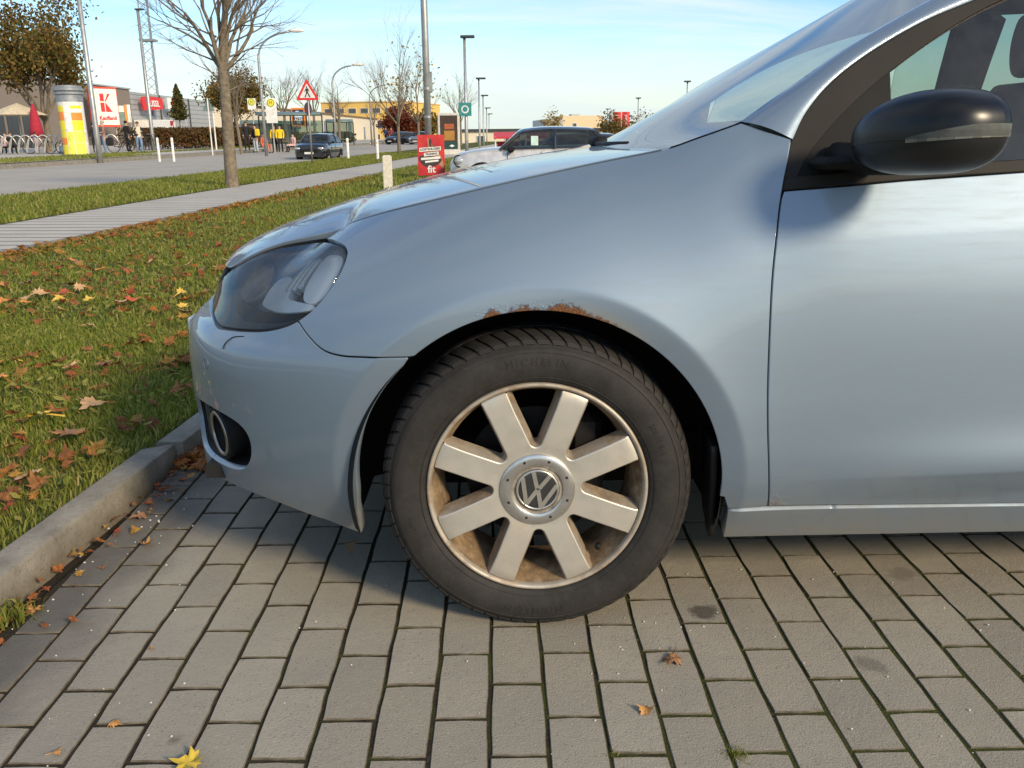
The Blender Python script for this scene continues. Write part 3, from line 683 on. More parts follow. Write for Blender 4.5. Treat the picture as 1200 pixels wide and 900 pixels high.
# wheel housings
def housing(cx):
    for mir in (0, 1):
        m = MB(); y0, y1 = CAR_Y+.016, CAR_Y+.34
        prof = [(.366, y0), (.372, y0+.012), (.385, y0+.04), (.385, y1), (.02, y1+.002)]
        m.lathe(prof, (cx, 0, .31), 60, 'Y', R(-14), R(194))
        if mir: m.v = [(p[0], 2*(CAR_Y+HALF)-p[1], p[2]) for p in m.v]
        m.build('wheel_arch_liner', BLKPL, car, smooth=True)
housing(0); housing(2.578)
m = MB(); m.box((1.25, CAR_Y+HALF, .26), (3.1, 1.1, .12)); m.box((1.35, CAR_Y+HALF, .24), (1.5, 1.5, .10)); m.box((3.1, CAR_Y+HALF, .32), (.3, 1.4, .2)); m.box((-.6, CAR_Y+HALF, .255), (.30, 1.2, .03)); m.build('underbody', DARK, car)
m = MB(); m.box((-.52, CAR_Y+HALF, .50), (.26, .84, .36)); m.box((.15, CAR_Y+HALF, .6), (.5, 1.05, .45)); m.build('engine_bay', DARK, car)
# mud guard behind the wheel: a curved black blade
m = MB(); pts = []
for t in np.linspace(0, 1, 12):
    z = .40-.215*t; xx = .352+.020*t-.006*t*t; y_ = CAR_Y+.010+.045*t
    wd = .13*(1-.35*t**6)
    pts.append([(xx+.012*q, y_+wd*q, z+(.012 if t == 1 and q in (0, 1) else 0)) for q in (0, .1, .5, 1)])
m.grid(pts); ob = m.build('mud_guard', BLKPL, car, smooth=True); md = ob.modifiers.new('t', 'SOLIDIFY'); md.thickness = .012; md.offset = 1

# bonnet: ruled between its side edge and the centre line, crowned
cz = pchip([-.80, -.775, -.74, -.68, -.60, -.51, -.34, -.2, -.033, .1, .235], [.688, .706, .727, .755, .785, .815, .862, .895, .927, .946, .961])
CY = CAR_Y+HALF
K3 = [P(s, z) for s, z in hoodK if s <= .262]; KN = [Pn(s, z) for s, z in hoodK if s <= .262]
front_edge = cr_spline([(-.7287, .781), (-.8257, .7635), (-.8814, .7465), (-.9325, .7205), (-.972, .699), (-1.05, .692), (-1.15, .690), (NOSE_S+.01, .688)], 5)[::-1]
K3 = [P(s, z) for s, z in front_edge]+K3[1:]; KN = [Pn(s, z) for s, z in front_edge]+KN[1:]
acc = [0]
for i in range(1, len(K3)): acc.append(acc[-1]+np.linalg.norm(K3[i]-K3[i-1]))
acc = np.array(acc)/acc[-1]
def bonnet_rows(mir=False):
    rows = []
    for i in range(0, len(K3)):
        k = K3[i]; q = acc[i]
        nose_k = K3[0][0]
        # matching point on the centre line
        ix = np.clip((k[0]-K3[0][0])/(K3[-1][0]-K3[0][0]), 0, 1); xc = K3[0][0]+.004+ix**.97*(.236-K3[0][0]-.004); c3 = np.array([xc, CY, float(cz(xc))])
        n = KN[i]; d = c3-k; tan = d-n*d.dot(n)*.5; tan /= np.linalg.norm(tan)+1e-9
        row = []; inn = k+tan*.0022; d = c3-inn
        row.append(inn-n*.014); row.append(inn-n*.0015-tan*.0006)
        for t in np.linspace(0, 1, 28)**1.35:
            up_ = 1-(1-t)**2.6; row.append(np.array([inn[0]+d[0]*t, inn[1]+d[1]*t, inn[2]+d[2]*up_]))
        rows.append(row)
    return rows
rows = bonnet_rows(); full = [r+[np.array([p[0], 2*CY-p[1], p[2]]) for p in r[-2::-1]] for r in rows]
m = MB(); m.grid(full); bon = m.build('bonnet', PAINT, car, smooth=True, fix=True)
# grille, number plate and lower grille of the nose (facing away from the road)
for nm, z0, z1, s0, ofs, mt in (('radiator_grille', .610, .682, -1.03, .006, BLKPL), ('lower_grille', .30, .42, -1.13, -.003, BLKPL)):
    q = [(s0, z0), (s0, z1), (NOSE_S, z1), (NOSE_S, z0)]
    for mir in (0, 1):
        f0, f1 = offs(ofs); panel(nm, q, mirrored(f0) if mir else f0, mirrored(f1, True) if mir else f1, mt, car, grid=.03, step=.02, flip=bool(mir))
m = MB(); m.box((-.872, CY, .492), (.012, .52, .112), 0, .004); m.build('number_plate', simple('plate_white', (.7, .7, .68), .4), car)
# headlight
def bowl(name, poly, depth, M_, mat, fl, g_):
    f0, f1 = offs(depth); o = panel(name, poly, M_(f0, False), M_(f1, True), mat, car, gap=.012, grid=g_, lip=.002, flip=fl)
    q = ccw(resample(poly, .01)); a = offset_poly(q, .014); b = offset_poly(q, -.003)
    top, bot = M_(offs(.004)[0], False), M_(offs(depth+.001)[0], False)
    A = np.array(a+a[:1]); B = np.array(b+b[:1]); m = MB(); m.grid([list(top(B[:, 0], B[:, 1])), list(bot(A[:, 0], A[:, 1]))]); m.build('bowl_wall', mat, o, smooth=True, fix=True)
    return o
for mir in (0, 1):
    M_ = (lambda o_, i: mirrored(o_, i)) if mir else (lambda o_, i: o_)
    fl = bool(mir); g_ = .016 if not mir else .03
    hs = bowl('headlight', HLs, .070, M_, simple('headlight_housing', (.075, .076, .078), .5) if not mir else MATS['headlight_housing'], fl, g_)
    f0, f1 = offs(.0015); panel('lens', HLs, M_(f0, False), M_(f1, True), LENS, hs, gap=.005, grid=g_, lip=.012, flip=fl)
    def ins(nm, poly, d, mat, **k): 
        f0, f1 = offs(d); return panel(nm, cr_spline(poly, 4, True) if k.pop('sp', True) else poly, M_(f0, False), M_(f1, True), mat, hs, gap=0, grid=.012, step=.008, flip=fl, **k)
    SILVR = simple('silvered_reflector', (.66, .67, .68), .30, .35, var=.06) if not mir else MATS['silvered_reflector']
    ins('reflector', [(-.475, .752), (-.458, .735), (-.468, .690), (-.492, .668), (-.530, .668), (-.545, .690), (-.545, .735), (-.53, .75)], .040, SILVR, lip=.03)
    ins('reflector', [(-.60, .668), (-.56, .664), (-.50, .662), (-.50, .654), (-.60, .640), (-.69, .643), (-.705, .655), (-.705, .69), (-.66, .70), (-.615, .688)], .038, SILVR, lip=.03)
    RIBX = 0
    SMOKE = simple('smoky_reflector', (.12, .10, .10), .3, .6, var=.4, scale=50) if not mir else MATS['smoky_reflector']
    RIB = simple('ribbed_lens', (.50, .51, .52), .2, .4) if not mir else MATS['ribbed_lens']
    for kk in range(3): ins('bulb_rib', [(-.565-.022*kk, .742-.004*kk), (-.578-.022*kk, .742-.004*kk), (-.58-.022*kk, .69-.005*kk), (-.567-.022*kk, .69-.005*kk)], .034, RIB, sp=False, lip=.02)
    ins('bezel_step', [(-.50, .652), (-.52, .638), (-.60, .618), (-.72, .608), (-.82, .606), (-.92, .628), (-.88, .634), (-.72, .630), (-.60, .634)], .045, GREYPL, lip=.03)
    ins('indicator', [(-.80, .70), (-.76, .66), (-.82, .635), (-.92, .645), (-.93, .68), (-.87, .71)], .05, SMOKE, lip=.02)
    # fog light insert
    CHR3 = simple('dull_ring', (.30, .29, .27), .3, .8) if not mir else MATS['dull_ring']
    fi = bowl('fog_light', fogo, .060, M_, BLKPL, fl, .02)
    def fcirc(cs, czz, a, b, n=28): return [(cs+a*math.cos(q), czz+b*math.sin(q)) for q in np.linspace(0, 2*math.pi, n, endpoint=False)]
    def fpan(nm, poly, d, mat, **k):
        f0, f1 = offs(d); return panel(nm, poly, M_(f0, False), M_(f1, True), mat, fi, gap=0, grid=.012, step=.008, flip=fl, **k)
    fpan('lamp_ring', fcirc(-.82, .342, .062, .060), .014, BLKPL, holes=[fcirc(-.82, .342, .050, .050)], lip=.05); fpan('lamp_trim', fcirc(-.82, .342, .0505, .0515), .011, CHR3, holes=[fcirc(-.82, .342, .0465, .0475)], lip=.004)
    fpan('lamp_glass', fcirc(-.82, .342, .050, .050), .036, simple('lamp_glass', (.10, .097, .085), .2, .5) if not mir else MATS['lamp_glass'], lip=.004)
    for zz in (.30, .33, .36, .39): fpan('slat', [(-.89, zz-.004), (-.89, zz+.004), (-1.05, zz+.004), (-1.05, zz-.004)], .02, BLKPL, lip=.02)
# bumper details: headlamp washer flap line, tow hook
m = MB(); q = [(-.685, .585), (-.690, .567), (-.72, .563), (-.735, .574)]
pts_ = [P(s, z, -.0012) for s, z in cr_spline([(-.66, .592), (-.675, .590), (-.70, .585), (-.715, .572), (-.718, .560)], 5)]
m.tube(pts_, .0011, 5); m.build('washer_cap_seam', DARK, car)
m = MB(); m.tube([P(s, z, -.0008) for s, z in [(-.80+.014*math.cos(a), .515+.012*math.sin(a)) for a in np.linspace(0, 2*math.pi, 18)]], .0007, 4, cap=False); m.build('parking_sensor', PAINT, car)
m = MB(); m.prism([(0, 0), (.022, .004), (.018, -.016), (.006, -.022)], CAR_Y+.07, CAR_Y+.075, 'Y', (-.40, 0, .175)); m.build('air_deflector', GREYPL, car)
# ---- greenhouse
inn = [(.401, .336, 1.012), (.464, .353, 1.054), (.534, .372, 1.098), (.63, .398, 1.159), (.784, .432, 1.24), (.93, .464, 1.313), (1.06, .492, 1.372), (1.25, .516, 1.42), (1.6, .532, 1.449), (2.1, .538, 1.452), (2.6, .536, 1.418), (2.95, .528, 1.33), (3.18, .52, 1.16), (3.27, .46, 1.0)]
out = [(.4835, .274, .979), (.513, .295, 1.029), (.565, .318, 1.084), (.642, .341, 1.138), (.745, .364, 1.193), (.847, .381, 1.233), (.99, .404, 1.287), (1.18, .426, 1.338), (1.5, .444, 1.382), (2.0, .452, 1.392), (2.5, .448, 1.357), (2.86, .436, 1.262), (3.05, .41, 1.13), (3.15, .34, .99)]
inn_s = cr_spline(inn, 6); out_s = cr_spline(out, 6)
def strip_pts(A, B, bulge, n=6, edge=.010):
    rows = []
    for a, b in zip(A, B):
        a = np.array(a); b = np.array(b); rows.append([a+(b-a)*t+np.array([-.35, -.75, .55])*bulge*math.sin(math.pi*t) for t in np.linspace(0, 1, n)])
    return rows
def mirror_pts(rows): return [[(p[0], 2*CY-p[1], p[2]) for p in r] for r in rows]
rail = strip_pts(out_s, inn_s, .010)
rail = [[np.array(r[0])+np.array([.004, .012, -.004]), np.array(r[0])+np.array([.0015, .002, -.001])]+r+[np.array(r[-1])+np.array([.004, .012, -.006])] for r in rail]
for mir in (0, 1):
    m = MB(); m.grid(mirror_pts(rail) if mir else rail); m.build('pillar_and_roof_rail', PAINT, car, smooth=True, fix=True)
# bright bead along the outer edge of the pillar
CHR2 = simple('pillar_edge', (.42, .44, .46), .45, .5)
def patch(edge, centre, n=18, flat=.36):
    rows = []
    for k, c3 in zip(edge, centre):
        k = np.array(k, float); c3 = np.array(c3, float); L = np.linalg.norm(c3-k); p2 = c3-np.array([0, flat*L, 0]); p1 = k+(p2-k)*.55
        half = [(1-t)**3*k+3*(1-t)**2*t*p1+3*(1-t)*t*t*p2+t**3*c3 for t in np.linspace(0, 1, n)]
        rows.append(half+[np.array([p[0], 2*CY-p[1], p[2]]) for p in half[-2::-1]])
    return rows
iw = 6*6
low = [P(s, z) for s, z in hoodK if s >= .2527]                                    # lower edge of the windscreen, hidden under the bonnet edge
cen_ws = cr_spline([(.205, CY, .950), (.34, CY, 1.029), (.5, CY, 1.112), (.656, CY, 1.197), (.884, CY, 1.327), (1.01, CY, 1.402)], 8)
nw = iw+1
def at(seq, n): 
    a = np.array(seq, float); x = np.linspace(0, 1, len(a)); q = np.linspace(0, 1, n); return [np.array([np.interp(t, x, a[:, i]) for i in range(3)]) for t in q]
ws_edge = [np.array([.262, .352, .958])]+[np.array(p) for p in low[1:]]+[np.array(p) for p in inn_s[1:iw+1]]
ws = patch(at(ws_edge, 40), at(cen_ws, 40))
m = MB(); m.grid(ws); wso = m.build('windscreen', WSGLASS, car, smooth=True, fix=True)
cen_rf = cr_spline([(1.01, CY, 1.402), (1.2, CY, 1.445), (1.6, CY, 1.477), (2.1, CY, 1.474), (2.7, CY, 1.43), (3.0, CY, 1.38)], 8)
rf = patch(at([p for p in inn_s if 1.05 <= p[0] <= 2.97], 40), at(cen_rf, 40))
m = MB(); m.grid(rf); m.build('roof', PAINT, car, smooth=True, fix=True)
m = MB(); m.grid([[np.array(p)-np.array([0, 0, .03]) for p in r] for r in rf]); m.build('headlining', simple('headlining', (.28, .27, .24), .9), car, smooth=True, fix=True)
tg = patch(at([p for p in inn_s if p[0] >= 2.95], 20), at([(3.0, CY, 1.38), (3.2, CY, 1.2), (3.30, CY, .98)], 20)); m = MB(); m.grid(tg); m.build('rear_window', GLASS, car, smooth=True, fix=True)
m = MB(); m.box((3.27, CY, .7), (.05, 1.5, .6), 0, .02); m.build('tailgate', PAINT, car)
# black scuttle panel and wiper at the foot of the windscreen
m = MB(); m.grid([[np.array([p[0], p[1], p[2]])+np.array([-.01, 0, -.006]) for p in ws[i]] for i in (0, 2)]); m.build('scuttle', BLKPL, car)
m = MB(); m.tube([(.236, 1.45, .968), (.232, 1.1, .966), (.25, .80, .968)], .007, 6); m.box((.243, 1.42, .972), (.04, .09, .03), .2, .008); m.build('wiper', BLKPL, car, smooth=True)
# side windows and frames on a leaning plane (x, z)
def side(off=0.0):
    f = lambda x, z: np.stack([np.asarray(x)+0*np.asarray(z), .247+.42*(np.asarray(z)-.903)+off-.010*np.sin(np.clip((np.asarray(z)-.9)/.5, 0, 1)*math.pi)+.012*((np.asarray(x)-1.6)/1.2)**2-.008, np.asarray(z)+0*np.asarray(x)], -1)
    def n(x, z):
        e = .003; a = f(x+e, z)-f(x-e, z); b = f(x, z+e)-f(x, z-e); q = np.cross(a, b); return q/np.linalg.norm(q, axis=-1, keepdims=True)
    return f, n
gl_top = cr_spline([(.487, .906), (.519, .96), (.58, 1.026), (.658, 1.091), (.779, 1.173), (.896, 1.233), (1.05, 1.288), (1.22, 1.330), (1.5, 1.365), (2.0, 1.374), (2.45, 1.342), (2.75, 1.26), (2.9, 1.12)], 6)
fr_top = cr_spline([(.467, .905), (.4835, .974), (.513, 1.026), (.565, 1.081), (.642, 1.135), (.745, 1.190), (.847, 1.230), (.99, 1.284), (1.18, 1.336), (1.5, 1.380), (2.0, 1.390), (2.5, 1.356), (2.84, 1.262), (3.02, 1.12)], 6)
belt_z = lambda x: .8935+(x-.457)*.0676*(1 if x < 1.0 else 1)-max(0, x-.95)*.03
belt_t = lambda x: belt_z(x)+.017
frame = fr_top+[(3.03, 1.0), (2.95, 1.02)]+gl_top[::-1]+[(.487, .903)]
tri = [q for q in gl_top if q[0] <= .69]+[(.674, 1.047), (.664, 1.0), (.660, belt_t(.66)), (.487, belt_t(.487)-.004)]
beltp = [(.463, belt_z(.463)-.004), (.8, belt_z(.8)-.003), (1.5, belt_z(1.5)-.002), (3.0, 1.0), (3.0, 1.02), (1.5, belt_t(1.5)), (.66, belt_t(.66)), (.487, belt_t(.487)-.004), (.467, belt_z(.467)+.012)]
glas1 = [q for q in gl_top if .689 < q[0] < 1.43]+[(1.45, 1.355), (1.47, belt_t(1.47)-.002), (.665, belt_t(.665)-.002), (.668, 1.0), (.676, 1.047)]
bpil = [(1.45, 1.358), (1.60, 1.368), (1.60, belt_t(1.6)), (1.47, belt_t(1.47))]
glas2 = [(1.60, 1.368)]+[q for q in gl_top if 1.62 < q[0] < 2.86]+[(2.88, 1.03), (2.3, .985), (1.60, belt_t(1.6)-.002)]
for mir in (0, 1):
    M_ = (lambda o_, i: mirrored(o_, i)) if mir else (lambda o_, i: o_)
    def sp(nm, poly, off, mat, grid=.03, **k):
        f0, f1 = side(off); return panel(nm, poly, M_(f0, False), M_(f1, True), mat, car, gap=.0, grid=grid if not mir else .06, step=.015 if not mir else .04, flip=bool(mir), **k)
    sp('window_frame', frame, -.001, GREYPL, lip=.02); sp('mirror_base', tri, .004, BLKPL, lip=.012); sp('belt_trim', beltp, -.006, GREYPL, lip=.02, rnd=.003)
    sp('side_window', glas1, .010, GLASS, .06, lip=.004); sp('centre_pillar', bpil, .006, BLKPL, lip=.05); sp('side_window', glas2, .010, GLASS, .08, lip=.004)
    # inside trim of the pillar
    m = MB(); off_ = np.array([.02, .035, -.01]); rows = [[np.array(p)+off_ for p in r[2:-1]] for r in rail]
    m.grid(mirror_pts(rows) if mir else rows); m.build('pillar_trim', simple('pillar_trim', (.20, .21, .195), .8) if not mir else MATS['pillar_trim'], car, smooth=True)
# bead
# interior
m = MB(); prof = [(.28, .93), (.40, .985), (.58, 1.025), (.74, 1.03), (.84, .985), (.85, .80), (.80, .60), (.30, .60)]
m.prism(prof, CAR_Y+.185, 2*CY-CAR_Y-.185, 'Y'); m.build('dashboard', DASH, car, fix=True)
m = MB(); m.lathe([(.17+.014*math.cos(a), .014*math.sin(a)) for a in np.linspace(0, 2*math.pi, 9)], (0, 0, 0), 32); sw = m.build('steering_wheel', DASH, car, smooth=True, fix=True); sw.location = (.93, CY-.36, .93); sw.rotation_euler = (0, R(-62), 0)
for yy in (CY-.37, CY+.37):
    m = MB()
    seat_p = cr_spline([(1.42, .45), (1.10, .48), (1.02, .54), (1.06, .60), (1.40, .57), (1.46, .62), (1.56, .95), (1.60, 1.12), (1.66, 1.14), (1.70, 1.10), (1.66, .8), (1.56, .5)], 4, True)
    m.prism(seat_p, yy-.25, yy+.25, 'Y'); hr = cr_spline([(1.60, 1.17), (1.585, 1.25), (1.60, 1.335), (1.64, 1.35), (1.68, 1.32), (1.67, 1.2), (1.65, 1.16)], 4, True); m.prism(hr, yy-.13, yy+.13, 'Y'); m.tube([(1.63, yy-.06, 1.1), (1.63, yy-.06, 1.2)], .007, 6); m.tube([(1.63, yy+.06, 1.1), (1.63, yy+.06, 1.2)], .007, 6)
    m.build('seat', SEAT, car, fix=True)
m = MB(); m.box((2.35, CY, .75), (.25, 1.3, .7), 0, .05); m.build('rear_seat', SEAT, car)
# ---- door mirror: swept pod on an arm
def pod():
    C0 = Vector((.655, .072, .985)); u = Vector((.30, -.954, 0)).normalized(); v = Vector((.954, .30, 0)); up = Vector((0, 0, 1))
    rows = []; N = 44; Mx = 34
    for i in range(Mx+1):
        th = -math.pi/2+math.pi*i/Mx; row = []
        for j in range(N):
            ph = 2*math.pi*j/N
            sg = lambda c, e: math.copysign(abs(c)**e, c)
            e1 = .62 if math.cos(ph) > 0 else .85; a = sg(math.cos(th), e1)*sg(math.cos(ph), .62 if math.cos(ph) > 0 else .85); b = sg(math.cos(th), .7)*sg(math.sin(ph), .75); c = sg(math.sin(th), .80)
            # a: lateral (outwards +), b: rearwards, c: up
            L = .118 if a > 0 else .125; F = .098 if b < 0 else .045
            zz = c*(.070 if c > 0 else .066)
            # droop towards the inner end, fuller top
            px = C0+u*(a*L)+v*(b*F+.02*a)+up*(zz*(1-.16*max(0, -a)**2-.10*max(0, a)**3)-.008*max(0, -a)+.006*a)
            row.append(px)
        rows.append(row)
    return rows, C0, u, v
rows, C0, u_, v_ = pod()
def podpart(lo, hi, name, mat, sc=1.0):
    m = MB(); N = len(rows[0]); sel = rows[lo:hi+1]
    pts = [[C0+(p-C0)*sc for p in r]+[C0+(r[0]-C0)*sc] for r in sel]; m.grid(pts)
    m.add([p for p in pts[0][:-1]], [tuple(range(N))]); m.add([p for p in pts[-1][:-1]], [tuple(reversed(range(N)))])
    return m
mc = podpart(16, 34, 'm', GLBLK).build('door_mirror', GLBLK, car, smooth=True, fix=True)
podpart(0, 16, 'm', BLKPL, .985).build('lower_shell', simple('mirror_lower_shell', (.012, .012, .012), .32), mc, smooth=True, fix=True)
# indicator strip: follows the front of the pod
m = MB(); pts = []; N = len(rows[0])
def podpt(fi, j, k=1.004):
    i0 = int(math.floor(fi)); t = fi-i0; p = rows[i0][j % N].lerp(rows[i0+1][j % N], t); return C0+(p-C0)*k
js = [j for j in range(N)]
# columns ordered from the inner front to the outer tip
cols = list(range(34, 47))
for q, j in enumerate(cols):
    t = q/(len(cols)-1); lo_ = 15.3+.5*t; hi_ = 16.2+1.8*min(1, t*1.6)**.7
    pts.append([podpt(lo_+(hi_-lo_)*s, j, 1.006) for s in (0, .33, .66, 1)])
m.grid(pts); ind = m.build('indicator_strip', m_glass('indicator_lens', (.75, .74, .70), dirt_sheen=.25), mc, smooth=True, fix=True)
m = MB(); pts2 = [[C0+(p-C0)*.99 for p in r] for r in pts]
for q in range(len(pts2)-1):
    a = pts2[q]; b = pts2[q+1]; mt = (q*7) % 3
    m.m = mt; m.add([a[0], b[0], b[3], a[3]], [(0, 1, 2, 3)])
m.build('indicator_reflector', [simple('ind_a', (.45, .42, .38), .25, .8), simple('ind_b', (.16, .14, .12), .3, .6), simple('ind_c', (.65, .62, .58), .2, .9)], ind)
# arm and foot
m = MB(); foot = [(.560, .262, .955), (.575, .235, .950), (.60, .20, .948), (.63, .15, .950)]
m.tube([(x, y, z-.004) for x, y, z in foot], [.022, .026, .030, .030], 12); am = m.build('mirror_arm', BLKPL, car, smooth=True)
am.scale = (1, 1, 1)
m = MB(); m.box((.578, .228, .936), (.14, .07, .022), .05, .009); m.build('mirror_foot', BLKPL, car)
# mirror glass
m = MB(); gpts = [C0+u_*(.100*math.cos(a))+v_*.047+Vector((0, 0, .056*math.sin(a))) for a in np.linspace(0, 2*math.pi, 24, endpoint=False)]; m.add(gpts, [tuple(range(24))]); m.build('mirror_glass', CHROME, mc)

# ---- wheels
def build_wheel():
    # spider: hub with eight straight spokes, coordinates (x, z) in the wheel plane, y inwards from the rim face
    w2 = .0256; ro = .2120; th0 = R(24.0); outl = []
    for k in range(8):
        a = th0+k*math.pi/4; b = a+math.pi/4
        ax = np.array([math.cos(a), math.sin(a)]); an = np.array([-math.sin(a), math.cos(a)]); bx = np.array([math.cos(b), math.sin(b)]); bn = np.array([-math.sin(b), math.cos(b)])
        # spoke tip arc
        for q in np.linspace(-1, 1, 5): 
            dd = math.asin(w2*1.10/ro)*q; outl.append((ro*math.cos(a+dd), ro*math.sin(a+dd)))
        # down the edge of this spoke, flaring a little at the tip
        for r_, e in ((.2085, .0030), (.202, .0010), (.17, 0), (.14, 0), (.115, 0)):
            outl.append(tuple(ax*r_+an*(w2+e)))
        fr = .013; mid = a+math.pi/8; d0 = (w2+fr)/math.sin(math.pi/8); c = np.array([math.cos(mid), math.sin(mid)])*d0
        a_s = math.atan2(*( -an)[::-1]); a_e = math.atan2(*(bn)[::-1])
        # fillet from this edge to the next spoke's edge, passing on the hub side
        while a_e < a_s: a_e += 2*math.pi
        angs = np.linspace(a_s, a_e, 12)
        if abs(((angs[6]-mid+math.pi) % (2*math.pi))-math.pi) < math.pi/2: angs = np.linspace(a_s, a_e-2*math.pi, 12)
        for q in angs: outl.append(tuple(c+fr*np.array([math.cos(q), math.sin(q)])))
        for r_, e in ((.115, 0), (.14, 0), (.17, 0), (.202, .0010), (.2085, .0030)):
            outl.append(tuple(bx*r_-bn*(w2+e)))
    prof = pchip([0, .075, .10, .15, .19, .204, .215], [.0125, .0115, .0095, .0080, .0085, .0100, .014])
    sf = lambda x, z: np.stack([x, prof(np.hypot(x, z)), z], -1)
    def nf(x, z):
        r_ = np.hypot(x, z)+1e-9; sl = (prof(r_+.002)-prof(r_-.002))/.004; n = np.stack([sl*x/r_, -1+0*x, sl*z/r_], -1); return n/np.linalg.norm(n, axis=-1, keepdims=True)
    wh = panel('wheel', outl, sf, nf, ALLOY, None, gap=.0028, step=.006, grid=.009, lip=.0001, rnd=.0032)
    # sloping window walls
    o_ = ccw(outl); m = MB(); n = len(o_); R0 = []; 
    A = offset_poly(o_, -.0004); B = offset_poly(o_, -.0075)
    m.grid([[(p[0], float(prof(math.hypot(*p)))+.0028, p[1]) for p in A+A[:1]], [(p[0], float(prof(math.hypot(*p)))+.014, p[1]) for p in [((a[0]+b[0])/2, (a[1]+b[1])/2) for a, b in zip(A, B)]+[((A[0][0]+B[0][0])/2, (A[0][1]+B[0][1])/2)]], [(p[0], .050, p[1]) for p in B+B[:1]]])
    m.build('spoke_flank', FLANK, wh, smooth=True, fix=True)
    m = MB(); m.lathe([(.2220, .018), (.2216, .0105), (.2202, .0068), (.2172, .0060), (.2140, .0075), (.2118, .0120), (.2105, .018)], n=128, axis='Y'); m.build('rim_lip', LIPM, wh, smooth=True)
    m = MB(); m.lathe([(.2105, .018), (.2070, .030), (.2000, .046), (.1945, .075), (.191, .11), (.196, .15), (.205, .175)], n=128, axis='Y'); m.build('rim_barrel', DUSTY, wh, smooth=True)
    # cap: machined ring with eight bolt recesses, dirty groove and emblem
    m = MB(); m.lathe([(.0755, .0135), (.0748, .0075), (.0725, .0058), (.053, .0050), (.0515, .0062)], n=96, axis='Y'); cap = m.build('centre_cap', simple('machined_ring', (.62, .60, .565), .26, .9, var=.10, scale=30), wh, smooth=True)
    m = MB(); m.lathe([(.0515, .0062), (.0500, .0085), (.0455, .0092), (.0442, .0075)], n=72, axis='Y'); m.build('dirty_groove', simple('grimy_metal', (.27, .235, .19), .6, .3, var=.5, scale=60), cap, smooth=True)
    HOLE = simple('bolt_recess', (.012, .011, .010), .5)
    for k in range(8):
        a = R(24)+k*math.pi/4; m = MB(); m.lathe([(.0028, .0008), (.0028, -.0004), (.0, -.0004)], (.0635*math.cos(a), .0052, .0635*math.sin(a)), 14, 'Y'); m.build('bolt_recess', HOLE, cap)
    m = MB(); m.lathe([(.0442, .0078), (.0430, .0066), (.03, .0058), (.0, .0054)], n=64, axis='Y'); em = m.build('emblem', simple('emblem_black', (.03, .03, .031), .35), cap, smooth=True)
    # raised letters of the emblem: V above W inside a ring, turned by a few degrees
    CH = simple('emblem_silver', (.60, .57, .51), .30, .85, var=.12, scale=60); rot = R(-14)
    def bar(p, q, wd=.0084):
        p = np.array(p); q = np.array(q); d = q-p; d /= np.linalg.norm(d); nn_ = np.array([-d[1], d[0]])*wd/2
        poly = [p-nn_, q-nn_, q+nn_, p+nn_]
        c_, s_ = math.cos(rot), math.sin(rot); poly = [(x*c_-y*s_, x*s_+y*c_) for x, y in poly]
        mm = MB(); mm.prism(poly, .0042, .0066, 'Y'); return mm
    k = .0405
    mv = MB()
    for p, q in (((-.42, .88), (-.05, .10)), ((.42, .88), (.05, .10)), ((-.86, .46), (-.36, -.86)), ((.86, .46), (.36, -.86)), ((-.38, -.86), (-.02, .02)), ((.38, -.86), (.02, .02))):
        b_ = bar((p[0]*k, p[1]*k), (q[0]*k, q[1]*k)); mv.add(b_.v, b_.f)
    mv.build('emblem_letters', CH, em, fix=True)
    m = MB(); m.lathe([(.0432, .0068), (.0426, .0048), (.0390, .0046), (.0384, .0064)], n=64, axis='Y'); m.build('emblem_ring', CH, em, smooth=True)
    # valve
    a = R(-47); m = MB(); m.tube([(.186*math.cos(a), .035, .186*math.sin(a)), (.182*math.cos(a), .020, .182*math.sin(a))], .006, 12); m.build('valve', BLKPL, wh, smooth=True)
    # tyre carcass
    prof_t = [(.2195, .030), (.2215, .0155), (.2240, .0100), (.2290, .0060), (.2400, .0018), (.2560, -.0016), (.2720, -.0012), (.2850, .0025), (.2890, .0040), (.2895, .0048), (.2960, .0100), (.3030, .0200), (.3060, .0300), (.3082, .045), (.3090, .10), (.3082, .155), (.3060, .170), (.298, .186), (.27, .198), (.22, .185)]
    m = MB(); m.lathe(prof_t, n=160, axis='Y'); ty = m.build('tyre', RUBBER, wh, smooth=True)
    m = MB()
    for rr_, yy in ((.2335, .0034), (.2835, .0016)): m.lathe([(rr_-.0008, yy+.001), (rr_, yy-.0010), (rr_+.0008, yy+.001)], n=128, axis='Y')
    m.build('sidewall_rib', RUBBER, ty, smooth=True)
    # tread blocks: curved shoulder lugs
    nb = 66; cross = [(.2975, .0098), (.3045, .0165), (.3095, .0265), (.3128, .041), (.3145, .062), (.3152, .096)]
    m = MB(); hw = math.pi/nb*.80
    for side_ in (-1, 1):
        row = []
        for i, (r_, y_) in enumerate(cross):
            t = i/(len(cross)-1); bend = .11*t**1.4
            row.append([(r_*math.cos(bend+side_*hw*k), y_, r_*math.sin(bend+side_*hw*k)) for k in (1.0, .86)]+[((r_-.008)*math.cos(bend+side_*hw*1.02), y_+.001, (r_-.008)*math.sin(bend+side_*hw*1.02))])
        m.grid([[p[2] for p in row], [p[0] for p in row], [p[1] for p in row]])
    top = []
    for k in (-.86, -.30, .30, .86):
        top.append([((r_-(0.0 if abs(k) > .5 else -.0006))*math.cos(.11*(i/5)**1.4+hw*k), y_, r_*math.sin(.11*(i/5)**1.4+hw*k)) for i, (r_, y_) in enumerate(cross)])
    m.grid(top)
    r_, y_ = cross[-1]; m.add([((r_-d)*math.cos(.11+hw*k), y_, (r_-d)*math.sin(.11+hw*k)) for d in (0, .009) for k in (-1, 1)], [(0, 1, 3, 2)])
